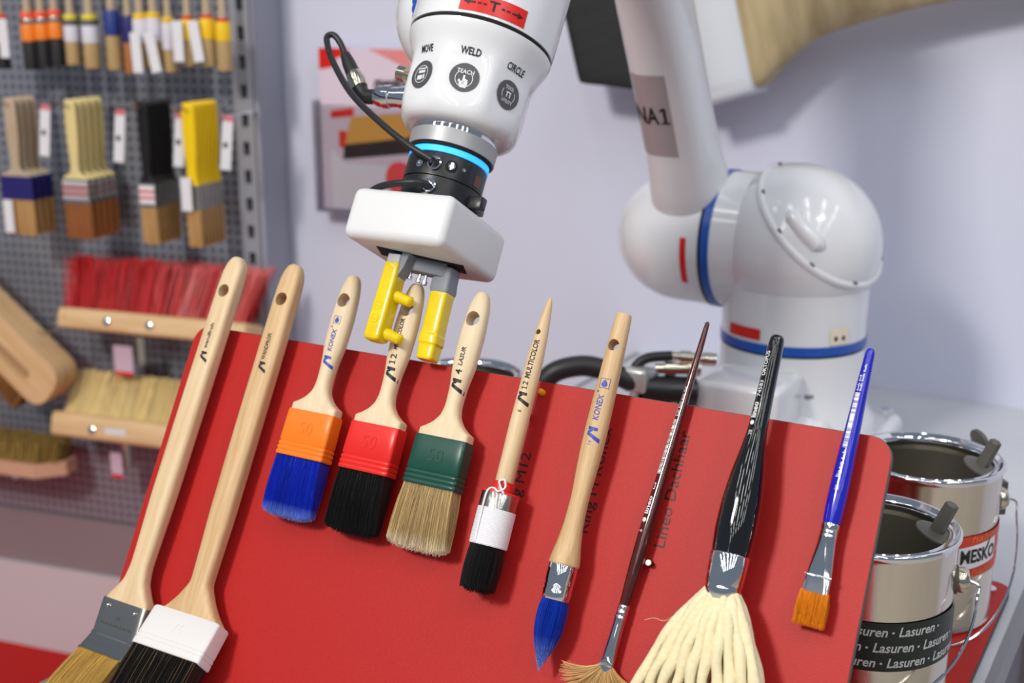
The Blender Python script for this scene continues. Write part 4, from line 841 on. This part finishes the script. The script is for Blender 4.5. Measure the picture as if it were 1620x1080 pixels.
emit_mesh('yellow_coating', Loft([(0.0722, .0140, .0162, 6, -.4300, .040), (0.0715, .0150, .0174, 6, -.4300, .040), (0.040, .0158, .0180, 6, -.4302, .040), (0.008, .0165, .0182, 6, -.4305, .040), (0.0045, .0155, .0172, 5, -.4305, .040), (0.003, .012, .013, 4, -.4305, .040)], 44).geo(), M_YELLOW, lf, FB)
for y, z in ((0.0440, .038), (0.0105, .038)):
    emit_mesh('grip_nub', G().tube([(-.426, y + .001, z), (-.418, y, z), (-.412, y - .0015, z), (-.4075, y - .0022, z), (-.4062, y - .0025, z)], [.0062, .0050, .0047, .0046, .0030], 18), M_YELLOW, lf, FB)
for y in (0.0330, 0.0215):
    n = 26; emit_mesh('raised_ring', G().rings([[(-.4312 + rr * math.cos(2 * PI * j / n), y + rr * math.sin(2 * PI * j / n), .0489 + dz) for j in range(n)] for rr, dz in ((.0044, -.0004), (.0040, .0006), (.0034, .0006), (.0030, -.0004), (.0016, -.0002), (.0013, .0005), (.0004, .0006))], False, False), M_YELLOW, lf, FB)
rf = emit_mesh('gripper_finger', Loft([(0.0800, .0175, .0170, 6, -.3935, .016), (0.0680, .0185, .0180, 6, -.3935, .016), (0.0600, .0195, .0190, 6, -.3930, .016), (0.0555, .0150, .0160, 6, -.3925, .016)], 36, smooth=False).geo(), M_GREYPL, rb, FB)
emit_mesh('yellow_coating', Loft([(0.0585, .0150, .0160, 5, -.3925, .016), (0.0575, .0175, .0176, 5, -.3925, .016), (0.040, .0170, .0172, 5, -.3920, .016), (0.0215, .0172, .0172, 5, -.3915, .016), (0.0195, .0190, .0192, 4, -.3915, .016), (0.0130, .0190, .0192, 4, -.3910, .016), (0.0110, .0165, .0168, 5, -.3908, .016), (0.0000, .0160, .0160, 5, -.3905, .016), (-0.0015, .0145, .0145, 4, -.3905, .016)], 44).geo(), M_YELLOW, rf, FB)
# connector box on the pedestal with its hoses
cbx = emit_mesh('connector_box', G().rbox(0.105, 0.10, 0.075, 0.008, 3, T4((-0.300, 0.690, 0.955))), M_ROBOT, rb, STAND)
emit_mesh('box_arm', G().rbox(0.08, 0.14, 0.06, 0.01, 3, T4((-0.295, 0.745, 0.935))), M_ROBOT, cbx, STAND)
emit_mesh('connector_shell', G().rbox(0.030, 0.026, 0.030, 0.005, 3, T4((-0.409, 0.600, 0.996))), mat('cast_aluminium', rgb(200, 200, 198), 0.35, metal=0.6), rb, STAND)
emit_mesh('connector_plug', G().tube([(-0.404, 0.604, 0.984), (-0.380, 0.618, 0.981), (-0.352, 0.640, 0.978)], [.0150, .0185, .0185], 24), M_BLACK, rb, STAND)
emit_mesh('yellow_tab', G().tube(smooth_pts([(-0.382, 0.607, 0.966), (-0.370, 0.612, 0.967), (-0.362, 0.620, 0.974), (-0.356, 0.626, 0.982)], 5), 0.0045, 10), M_YELLOW, rb, STAND)
for a, b, r in (((-0.378, 0.625, 1.023), (-0.330, 0.652, 1.018), .0068), ((-0.392, 0.613, 1.008), (-0.345, 0.640, 1.008), .0075)):
    A, Bv = Vector(a), Vector(b); emit_mesh('hose_fitting', G().tube([A.lerp(Bv, q) for q in (0, .2, .21, .45, .46, .7, .71, 1)], [r * k for k in (.8, .8, 1.15, 1.15, .9, .9, 1.2, 1.2)], 14), M_NICKEL, rb, STAND)
emit_mesh('air_hose', G().tube(smooth_pts([(-0.408, 0.604, 0.960), (-0.414, 0.604, 0.990), (-0.414, 0.604, 1.008), (-0.402, 0.612, 1.020), (-0.376, 0.626, 1.023)], 6), 0.0062, 12), M_RUBBER, rb, STAND)
emit_mesh('grey_hose', G().tube(smooth_pts([(-0.412, 0.588, 0.930), (-0.411, 0.590, 0.962), (-0.406, 0.597, 0.990), (-0.390, 0.611, 1.006)], 6), 0.0060, 12), M_GREYPL, rb, STAND)
emit_mesh('main_hose', G().tube(smooth_pts([(-0.560, 0.560, 0.857), (-0.535, 0.548, 0.900), (-0.517, 0.545, 0.970), (-0.500, 0.553, 1.001), (-0.470, 0.570, 1.011), (-0.442, 0.583, 1.006), (-0.421, 0.593, 0.996), (-0.408, 0.600, 0.990)], 7), 0.0128, 18), M_RUBBER, rb, STAND)

# ================================================================== SHOP WALL GOODS
ORD = ['foremost', 'second', 'third', 'fourth', 'fifth', 'sixth', 'rearmost']
def hang(x, q, z, tilt=0.0, yaw=0.0): return PEG @ T4((x, -q, z)) @ RotX(90) @ RotX(tilt) @ RotY(yaw)     # local y up, z out from the wall
def hook(x, z, ln):
    emit_mesh('hook', G().tube([(x, 0.0, z), (x, -ln, z), (x, -ln - 0.012, z + 0.010)], 0.0026, 8), M_CHROME, pw, PEG)
def wall_flat(label, m, hw, fw, wood, fer, bris, group, has_label=None, sleeve=False, fh=0.046, bh=0.070, ft=0.0105):
    """small flat brush hanging by its handle: y = 0 at the hook"""
    t = thing('hanging_flat_brush', label, 'paint brush', m, group)
    emit_mesh('handle', Loft([(0.012, hw * .55, .006, 3), (0.010, hw * .8, .0075, 3), (0.0, hw * .95, .0085, 3), (-0.03, hw, .0090, 2.6), (-0.075, hw * .92, .0090, 2.6), (-0.110, hw * .72, .0085, 2.6), (-0.125, hw * .80, .0085, 3), (-0.134, fw * .8, .009, 5), (-0.139, fw * .93, .009, 6)], 24, 3).geo(), wood, t)
    f = emit_mesh('ferrule', Loft([(-0.138, fw, ft, 9), (-0.138 - fh, fw, ft, 9)], 32, smooth=False).geo(), fer, t)
    if has_label: emit_mesh('sticker', G().box(-fw * .46, fw * .46, -0.138 - fh * .85, -0.138 - fh * .1, ft / 2, ft / 2 + .0006), has_label, f, smooth=False)
    if has_label:
        for k in (0.30, 0.55): emit_mesh('stripe', G().box(-fw * .46, fw * .46, -0.138 - fh * (k + .1), -0.138 - fh * k, ft / 2 + .0005, ft / 2 + .001), M_STICKRED, f, smooth=False)
    emit_mesh('bristles', Loft([(-0.137 - fh, fw * .97, ft * .9, 8), (-0.137 - fh - bh * .7, fw * .98, ft * .75, 8), (-0.138 - fh - bh, fw * .96, ft * .3, 8)], 28, 3).geo(), bris, t, kind='stuff')
    if sleeve: emit_mesh('clear_sleeve', G().box(-fw * .56, fw * .56, -0.150 - fh - bh, -0.145, ft * .62, ft * .66), M_ACRYL, t, smooth=False)
    return t
M_TAN = mat('tan_bristle_bg', rgb(196, 158, 100), 0.55, col2=rgb(150, 108, 62), noise=(500, 12, 200)); M_ORTAN = mat('orange_tan_bristle', rgb(186, 118, 62), 0.5, col2=rgb(150, 84, 40), noise=(500, 12, 200))
M_NAVY = mat('navy_plastic', rgb(38, 34, 104), 0.4); M_CREAMH = mat('cream_handle', rgb(226, 206, 144), 0.45); M_GREYWOOD = mat('greyed_wood', rgb(196, 176, 150), 0.5, col2=rgb(178, 156, 128), noise=(80, 10, 80))
M_BLKH = mat('black_handle', rgb(24, 23, 26), 0.35); M_YELH = mat('yellow_handle', rgb(244, 204, 12), 0.35)
sets = [('greyish wooden', 'navy ferrule', 4, -0.448, .0285, .074, M_GREYWOOD, M_NAVY, M_TAN, None, False, 0.0185),
        ('cream-handled', 'striped sticker', 5, -0.310, .0260, .062, M_CREAMH, M_STEEL, M_ORTAN, M_CARD, True, 0.0200),
        ('black-handled', 'steel ferrule', 6, -0.150, .0250, .036, M_BLKH, M_STEEL, M_TAN, M_CARD, False, 0.0140),
        ('yellow-handled', 'steel ferrule', 7, -0.053, .0280, .031, M_YELH, M_STEEL, M_TAN, None, False, 0.0125)]
for desc, fer_d, n, x, hw, fw, wood, fer, bris, lab, slv, dq in sets:
    hook(x, 1.247, 0.135)
    for i in range(n):
        nm = ORD[i] if i < n - 1 else 'rearmost'
        wall_flat('%s flat brush with %s on shop wall hook, %s of %s' % (desc, fer_d, nm, {4: 'four', 5: 'five', 6: 'six', 7: 'seven'}[n]), hang(x, 0.122 - i * dq, 1.246, 0, 0), hw, fw, wood, fer, bris, desc + ' brushes on one hook', lab if i == 0 or n == 5 else None, slv and i < 2)
# price strips beside the hooks
for x, z, dsc in ((-0.377, 1.20, 'greyish wooden'), (-0.209, 1.195, 'cream-handled'), (-0.079, 1.192, 'black-handled'), (0.020, 1.190, 'yellow-handled')):
    t = thing('price_tag', 'white price card hanging beside the %s brushes' % dsc, 'price tag', PEG @ T4((x, -0.115, z)) @ RotZ(20) @ RotY(6), 'price cards on the shop wall')
    emit_mesh('card', G().box(-0.0095, 0.0095, -0.0008, 0.0008, -0.052, 0.046), M_CARD, t, smooth=False)
    emit_mesh('pink_top', G().box(-0.0094, 0.0094, -0.001, 0.001, 0.036, 0.0465), M_PINK, t, smooth=False)
    emit_mesh('price_mark', G().box(-0.006, 0.002, -0.0012, 0.0012, -0.012, -0.002), M_DGREYPL, t, smooth=False)
    hook(x - 0.002, z + 0.045, 0.118)
# narrow labels on the brush fronts
for x, q, z, h, d in ((-0.466, 0.134, 1.030, 0.064, 'navy-ferruled'), (-0.060, 0.134, 1.092, 0.062, 'yellow-handled')):
    single('hang_tag', G().box(-0.011, 0.011, -0.0006, 0.0006, -h / 2, h / 2), M_CARD, PEG @ T4((x, -q, z)), 'narrow white paper tag hanging on the front %s brush' % d, 'paper tag', smooth=False)
# ---- top row of round brushes
M_OR = mat('orange_ferrule', rgb(240, 132, 40), 0.4); M_CAPO = mat('red_orange_cap', rgb(238, 92, 60), 0.45); M_YCAP = mat('yellow_cap', rgb(226, 206, 60), 0.45); M_DARKB = mat('dark_bristle_bg', rgb(30, 28, 30), 0.6)
M_WRAP = mat('white_wrap', rgb(214, 210, 220), 0.6); M_YF = mat('yellow_ferrule', rgb(240, 196, 24), 0.4); M_BEIGEB = mat('beige_bristle_bg', rgb(186, 158, 108), 0.6, col2=rgb(160, 130, 84), noise=(500, 12, 500)); M_NAVYF = mat('blue_ferrule', rgb(40, 58, 128), 0.4)
def wall_round(label, x, q, r, bands, z0, group):
    """bands: list of (height, radius factor, material, name) from the neck down"""
    t = thing('hanging_round_brush', label, 'paint brush', hang(x, q, z0), group)
    emit_mesh('handle', G().lathe([(-0.002, r * .55), (0.05, r * .42), (0.12, r * .5), (0.19, r * .45), (0.20, r * .2)], 16), M_GREYWOOD, t)
    y = 0.0
    for h, k, m_, nm in bands:
        emit_mesh(nm, G().lathe([(y, r * k * .97), (y - .001, r * k), (y - h + .001, r * k), (y - h, r * k * .94)], 20), m_, t, kind='stuff' if nm == 'bristles' else None); y -= h
    return t
row = [('red banded round brush with white binding at the far left of the top row', -0.470, .0135, [(.006, .9, M_CAPO, 'cap'), (.018, 1, M_STICKRED, 'collar'), (.028, 1, M_WRAP, 'binding'), (.050, .97, M_DARKB, 'bristles')], 1.412),
       ('orange banded round brush with black bristles behind a white tag', -0.428, .0140, [(.012, .9, M_CAPO, 'cap'), (.010, 1, M_STEEL, 'steel_band'), (.032, 1.02, M_OR, 'collar'), (.050, .97, M_DARKB, 'bristles')], 1.420),
       ('orange banded round brush with black bristles right of the white tag', -0.404, .0150, [(.012, .9, M_CAPO, 'cap'), (.010, 1, M_STEEL, 'steel_band'), (.032, 1.02, M_OR, 'collar'), (.052, .97, M_DARKB, 'bristles')], 1.416),
       ('orange banded round brush between two alike, black bristles, slim silver tag', -0.374, .0140, [(.012, .9, M_CAPO, 'cap'), (.010, 1, M_STEEL, 'steel_band'), (.030, 1.02, M_OR, 'collar'), (.050, .97, M_DARKB, 'bristles')], 1.417),
       ('rightmost orange banded round brush with black bristles', -0.343, .0140, [(.012, .9, M_CAPO, 'cap'), (.010, 1, M_STEEL, 'steel_band'), (.030, 1.02, M_OR, 'collar'), (.050, .97, M_DARKB, 'bristles')], 1.420),
       ('white bound round brush with yellow cap and beige bristles, left of two', -0.308, .0140, [(.010, .9, M_YCAP, 'cap'), (.010, 1, M_DGREYPL, 'dark_band'), (.030, 1.02, M_WRAP, 'binding'), (.042, .97, M_BEIGEB, 'bristles')], 1.412),
       ('white bound round brush with yellow cap and beige bristles, right of two', -0.266, .0160, [(.010, .9, M_YCAP, 'cap'), (.010, 1, M_DGREYPL, 'dark_band'), (.032, 1.02, M_WRAP, 'binding'), (.046, .97, M_BEIGEB, 'bristles')], 1.412),
       ('round brush with royal blue collar and pale bristles on top row', -0.217, .0150, [(.046, 1, M_NAVYF, 'collar'), (.062, .95, M_BEIGEB, 'bristles')], 1.420),
       ('round brush with dark navy collar and brown bristles on top row', -0.182, .0125, [(.048, 1, M_NAVY, 'collar'), (.056, .95, M_ORTAN, 'bristles')], 1.410),
       ('white wrapped brush with yellow cap, left of three in top row', -0.156, .0145, [(.010, .9, M_YF, 'cap'), (.042, 1.02, M_WRAP, 'binding'), (.044, .95, M_BEIGEB, 'bristles')], 1.414),
       ('white wrapped brush with yellow cap, middle of three in top row', -0.128, .0145, [(.010, .9, M_YF, 'cap'), (.042, 1.02, M_WRAP, 'binding'), (.044, .95, M_BEIGEB, 'bristles')], 1.416),
       ('white wrapped brush with yellow cap, right of three in top row', -0.097, .0125, [(.010, .9, M_YF, 'cap'), (.048, 1.02, M_WRAP, 'binding'), (.040, .95, M_BEIGEB, 'bristles')], 1.408),
       ('yellow collared brush behind a long white tag, left of three', -0.056, .0130, [(.006, .8, M_STICKRED, 'cap'), (.036, 1, M_YF, 'collar'), (.046, .95, M_BEIGEB, 'bristles')], 1.410),
       ('yellow collared brush behind a tilted white tag, middle of three', -0.016, .0140, [(.006, .8, M_STICKRED, 'cap'), (.036, 1, M_YF, 'collar'), (.048, .95, M_BEIGEB, 'bristles')], 1.412),
       ('yellow collared brush at the right end of the top row', 0.016, .0140, [(.006, .8, M_STICKRED, 'cap'), (.034, 1, M_YF, 'collar'), (.052, .95, M_BEIGEB, 'bristles')], 1.406)]
for i, (lab, x, r, bands, z0) in enumerate(row): wall_round(lab, x, 0.068 if i == 1 else 0.10, r, bands, z0, 'round brushes in the top row')
for x, z, a, d in ((-0.446, 1.368, 0, 'before the first orange banded brush'), (-0.1535, 1.345, -2, 'under the left yellow capped brush'), (-0.119, 1.346, -10, 'under the middle yellow capped brush'), (-0.0640, 1.366, 0, 'before the left yellow collared brush'), (-0.0270, 1.366, -8, 'before the middle yellow collared brush')):
    single('hang_tag', G().box(-0.0105, 0.0105, -0.0006, 0.0006, -0.036, 0.036), M_CARD, PEG @ T4((x, -0.122, z)) @ RotY(a), 'narrow white paper tag hanging %s' % d, 'paper tag', 'paper tags in the top row', smooth=False)
for x in (-0.470, -0.404, -0.343, -0.287, -0.20, -0.127, -0.036): hook(x, 1.60, 0.12)

# ---- brooms and scrubbing brushes
def broom_hairs(n, x0, x1, z0, q0, ztip, qtip, spread, r, bow=0.0):
    nx = n // 3; X = np.repeat(np.linspace(x0, x1, nx), 3); n = len(X); q = np.tile([0.0, 0.5, 1.0], nx)
    X = X + RNG.normal(0, .0015, n); u = (X - (x0 + x1) / 2) / ((x1 - x0) / 2)
    root = np.stack([X, -(q0 - 0.02 * q), np.full(n, z0)], 1); tip = np.stack([X + spread * u + RNG.normal(0, .004, n), -(qtip - 0.02 * q), ztip + RNG.normal(0, .004, n) - 0.012 * q], 1)
    return hairs(root, tip, r, r * .8, np.stack([RNG.normal(0, .002, n), np.zeros(n), np.zeros(n)], 1), 3)
t = thing('broom_head', 'broom head with stiff red bristles standing upward on pale wooden block', 'broom', PEG @ T4((-0.17, -0.06, 0.80)))
bl = emit_mesh('wooden_block', G().rbox(0.425, 0.075, 0.042, 0.008, 3, PEG @ T4((-0.170, -0.092, 0.822)) @ RotX(-18)), M_WOODP, t, Matrix.Identity(4))
for x in (-0.262, -0.165): emit_mesh('screw_head', G().lathe([(0, .0085), (.003, .0085), (.005, .005)], 16, PEG @ T4((x, -0.1285, 0.833)) @ RotX(-18) @ RotX(180)), M_CHROME, bl, Matrix.Identity(4))
g = G()
for i in range(26):                                                    # bundled tufts, slightly splayed
    x = -0.362 + i * 0.0153; u = (x + 0.17) / 0.2; n = 9
    for qq in (0.118, 0.098, 0.078):
        c = RNG.normal(0, .0030, (n, 2)); root = np.stack([x + c[:, 0], -qq + c[:, 1], np.full(n, 0.832)], 1); lx = random.uniform(-.006, .006)
        tip = np.stack([x + c[:, 0] * 2.6 + 0.022 * u + lx, -qq + 0.055 + c[:, 1] * 2, 0.938 + RNG.normal(0, .003, n)], 1)
        h = hairs(root, tip, 0.0013, 0.0011, None, 2); o = len(g.v); g.v += h.v; g.f += [tuple(a + o for a in f) for f in h.f]
emit_mesh('bristles', g, mat('red_bristle', rgb(196, 18, 22), 0.4, island=0.4), t, PEG, smooth=False, kind='stuff')
emit_mesh('metal_socket', G().lathe([(0, .010), (-0.052, .010), (-0.053, .012), (-0.056, .012)], 18, PEG @ T4((-0.230, -0.070, 0.792)) @ RotX(90)), M_STEEL, t, Matrix.Identity(4))
t = thing('broom_head', 'broom head with pale beige bristles standing upward on wooden block', 'broom', PEG @ T4((-0.25, -0.06, 0.58)))
bl = emit_mesh('wooden_block', G().rbox(0.330, 0.080, 0.050, 0.010, 3, PEG @ T4((-0.255, -0.095, 0.600)) @ RotX(-15)), M_WOODP, t, Matrix.Identity(4))
emit_mesh('screw_head', G().lathe([(0, .0085), (.003, .0085), (.005, .005)], 16, PEG @ T4((-0.315, -0.1345, 0.606)) @ RotX(-15) @ RotX(180)), M_CHROME, bl, Matrix.Identity(4))
emit_mesh('paper_sticker', G().box(-0.285, -0.235, -0.1358, -0.1350, 0.598, 0.615), M_CARD, bl, PEG, smooth=False)
g = broom_hairs(2400, -0.395, -0.115, 0.612, 0.122, 0.700, 0.060, 0.0, 0.0011)
emit_mesh('bristles', g, mat('beige_broom_bristle', rgb(206, 178, 112), 0.5, island=0.3), t, PEG, smooth=False, kind='stuff')
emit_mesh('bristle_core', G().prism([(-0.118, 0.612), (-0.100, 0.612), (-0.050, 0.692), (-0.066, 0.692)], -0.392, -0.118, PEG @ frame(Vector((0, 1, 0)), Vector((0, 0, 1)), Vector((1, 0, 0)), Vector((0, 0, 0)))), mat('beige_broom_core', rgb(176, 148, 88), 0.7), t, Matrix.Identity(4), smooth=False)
emit_mesh('metal_socket', G().lathe([(0, .011), (-0.060, .011), (-0.061, .013), (-0.065, .013)], 18, PEG @ T4((-0.289, -0.065, 0.570)) @ RotX(90)), M_STEEL, t, Matrix.Identity(4))
for x, z, h, d in ((-0.264, 0.742, 0.062, 'red'), (-0.302, 0.515, 0.054, 'beige')):
    t = thing('price_tag', 'pinkish price card hanging below the %s broom head' % d, 'price tag', PEG @ T4((x, -0.085, z)), 'price cards below the brooms')
    emit_mesh('card', G().box(-0.022 if d == 'red' else -0.014, 0.022 if d == 'red' else 0.014, -0.0008, 0.0008, -h / 2, h / 2), mat('mauve_card', rgb(206, 180, 198), 0.6), t, smooth=False)
    emit_mesh('red_foot', G().box(-0.0215 if d == 'red' else -0.0135, 0.0215 if d == 'red' else 0.0135, -0.001, 0.001, -h / 2 - 0.0004, -h / 2 + 0.008), M_STICKRED, t, smooth=False)
# slanted scrubbing brushes with slotted wooden grips
for i, (q, d) in enumerate(((0.138, 'front'), (0.104, 'rear'))):
    m = PEG @ T4((-0.415, -q, 0.695)) @ frame(Vector((-.766, 0, .643)), Vector((.643, 0, .766)), Vector((0, -1, 0)), Vector((0, 0, 0)))
    t = thing('scrubbing_brush', '%s of two slanted wooden scrubbing brushes with slotted grip and brown bristles' % d, 'brush', m, 'slanted scrubbing brushes')
    out = rrect(-0.027, 0.34, -0.050, 0.052, 0.036, 8)
    body = emit_mesh('wooden_grip', G().prism(out, -0.0155, 0.0155), M_WOODP, t)
    bored(body, [G().prism(rrect(0.030, 0.310, -0.020, 0.004, 0.010, 4), -0.03, 0.03)])
    X = np.repeat(np.linspace(0.02, 0.33, 210), 5); nn = len(X); zz = np.tile(np.linspace(-.012, .012, 5), 210)
    root = np.stack([X, np.full(nn, -0.048), zz], 1); tip = np.stack([X + RNG.normal(0, .002, nn), -0.092 + RNG.normal(0, .002, nn), zz * 1.2], 1)
    emit_mesh('bristles', hairs(root, tip, 0.0012, 0.001, None, 2), mat('brown_bristle', rgb(132, 92, 46), 0.6, island=0.35), t, smooth=False, kind='stuff')
t = thing('scrubbing_brush', 'low wooden scrubbing brush with brown bristles facing up at far left', 'brush', PEG @ T4((-0.56, -0.08, 0.46)))
emit_mesh('wooden_block', G().prism([(-0.72, -0.125), (-0.478, -0.125), (-0.428, -0.085), (-0.428, -0.05), (-0.72, -0.05)], 0.478, 0.508), mat('pinkish_wood', rgb(206, 160, 132), 0.5), t, PEG)
X = RNG.uniform(-.72, -.438, 2600); Y = RNG.uniform(-.122, -.055, 2600); keep = (X < -.48) | (Y > -.125 + (X + .478) * .8); X, Y = X[keep], Y[keep]; nn = len(X)
emit_mesh('bristles', hairs(np.stack([X, Y, np.full(nn, .505)], 1), np.stack([X + RNG.normal(0, .003, nn), Y + .012, .548 + RNG.normal(0, .003, nn)], 1), .0012, .001, None, 2), mat('olive_brown_bristle', rgb(140, 112, 52), 0.6, island=0.4), t, PEG, smooth=False, kind='stuff')
hook(-0.40, 0.80, 0.15); hook(-0.52, 0.476, 0.13)

# ================================================================== THINGS ON THE BACK WALL
WF = STAND @ T4((0, WALLY, 0))                                          # y = 0 at the wall face, -y towards the room
bh = thing('brochure_holder', 'clear acrylic brochure holder fixed to the white wall', 'brochure holder', WF @ T4((-1.235, 0, 1.04)))
x0, x1 = -1.350, -1.120
emit_mesh('back_plate', G().box(x0, x1, -0.004, -0.001, 1.045, 1.300), M_ACRYL, bh, WF, smooth=False)
emit_mesh('front_plate', G().box(x0, x1, -0.045, -0.042, 1.045, 1.255), M_ACRYL, bh, WF, smooth=False)
for x in (x0, x1 - .003): emit_mesh('side_plate', G().box(x, x + .003, -0.042, -0.004, 1.045, 1.255), mat('acrylic_edge', rgb(186, 182, 200), 0.15), bh, WF, smooth=False)
emit_mesh('bottom_plate', G().box(x0, x1, -0.042, -0.004, 1.045, 1.048), MATS['acrylic_edge'], bh, WF, smooth=False)
br = thing('brochure', 'red and white brochure with a broom picture standing in the acrylic holder', 'brochure', WF @ T4((-1.235, -0.02, 1.05)))
emit_mesh('pages', G().box(-1.340, -1.130, -0.030, -0.014, 1.050, 1.352), mat('brochure_paper', rgb(222, 206, 220), 0.4), br, WF, smooth=False)
def printed(name, poly, m_, up=0.0): emit_mesh(name, G().prism(poly, 0.0300 + up, 0.0303 + up), m_, br, WF @ frame(Vector((1, 0, 0)), Vector((0, 0, 1)), Vector((0, -1, 0)), Vector((0, 0, 0))), smooth=False)
printed('red_header', [(-1.3395, 1.325), (-1.290, 1.335), (-1.265, 1.3515), (-1.3395, 1.3515)], M_STICKRED); printed('red_header', [(-1.225, 1.3515), (-1.131, 1.3515), (-1.131, 1.315)], mat('pale_red_print', rgb(226, 140, 140), 0.4))
printed('red_block', [(-1.3395, 1.312), (-1.300, 1.318), (-1.300, 1.333), (-1.3395, 1.326)], M_STICKRED)
printed('red_block', [(-1.316, 1.222), (-1.262, 1.228), (-1.262, 1.244), (-1.316, 1.236)], M_STICKRED)
printed('red_block', [(-1.298, 1.168), (-1.280, 1.168), (-1.280, 1.200), (-1.298, 1.200)], M_STICKRED)
printed('broom_picture', [(-1.287, 1.172), (-1.132, 1.196), (-1.132, 1.240), (-1.268, 1.226)], mat('print_wood', rgb(214, 158, 74), 0.4)); printed('bristle_picture', [(-1.290, 1.146), (-1.132, 1.166), (-1.132, 1.196), (-1.287, 1.174)], mat('print_dark', rgb(52, 38, 40), 0.4))
printed('white_page', [(-1.318, 1.052), (-1.131, 1.052), (-1.131, 1.140), (-1.285, 1.140), (-1.318, 1.165)], mat('print_white', rgb(232, 228, 236), 0.4))
printed('red_circle', [(-1.160 + .032 * math.cos(a), 1.118 + .032 * math.sin(a)) for a in np.linspace(0, 2 * PI, 24, endpoint=False)], mat('print_coral', rgb(226, 74, 76), 0.4), 0.0006)
g = G(); put_text(g, 'mesko', 0.030, -1.215, 1.282, lambda x, y: (x, y, 0.0310), up=False, bold=0.02, shear=0.3, fit=0.075); emit_mesh('lettering', g, M_BLACKINK, br, WF @ frame(Vector((1, 0, 0)), Vector((0, 0, 1)), Vector((0, -1, 0)), Vector((0, 0, 0))), smooth=False)

# giant wall-mounted paint brush: local y along the brush (handle up), z out of the wall
GA = 15.0
GM = WF @ T4((-0.530, -0.085, 1.404)) @ frame(Vector((1, 0, 0)), Vector((0, 0, 1)), Vector((0, -1, 0)), Vector((0, 0, 0))) @ RotZ(-90 + GA)
gb = thing('giant_paint_brush', 'oversized wooden paint brush mounted on the wall, white ferrule and black bristles', 'wall decoration', GM)
emit_mesh('ferrule', Loft([(0.048, .224, .075, 9), (0.045, .234, .082, 10), (-0.045, .238, .084, 10), (-0.048, .228, .078, 9)], 72, smooth=False).geo(), mat('matt_white', rgb(206, 210, 216), 0.45), gb, angle=50)
emit_mesh('bristles', Loft([(-0.046, .200, .065, 9, 0, 0), (-0.12, .178, .060, 8, -.012, 0), (-0.225, .150, .050, 8, -.034, 0), (-0.240, .140, .040, 8, -.035, 0)], 64).geo(), mat('black_giant_bristle', rgb(30, 33, 34), 0.7, col2=rgb(44, 47, 48), noise=(300, 8, 100)), gb)
emit_mesh('handle', Loft([(0.046, .220, .068, 7), (0.058, .214, .068, 6), (0.085, .180, .066, 4), (0.115, .148, .064, 3), (0.16, .118, .060, 2.6), (0.25, .110, .058, 2.4), (0.40, .122, .058, 2.3), (0.60, .135, .058, 2.3), (0.80, .125, .056, 2.3), (0.92, .10, .05, 2.3), (0.94, .03, .03, 2)], 64).geo(), M_BIGWOOD, gb)
for y in (0.0, 0.5): emit_mesh('wall_mount', G().lathe([(0.0, .012), (0.054, .012)], 16, T4((0, y, -0.0845)) @ RotX(90)), M_STEEL, gb)
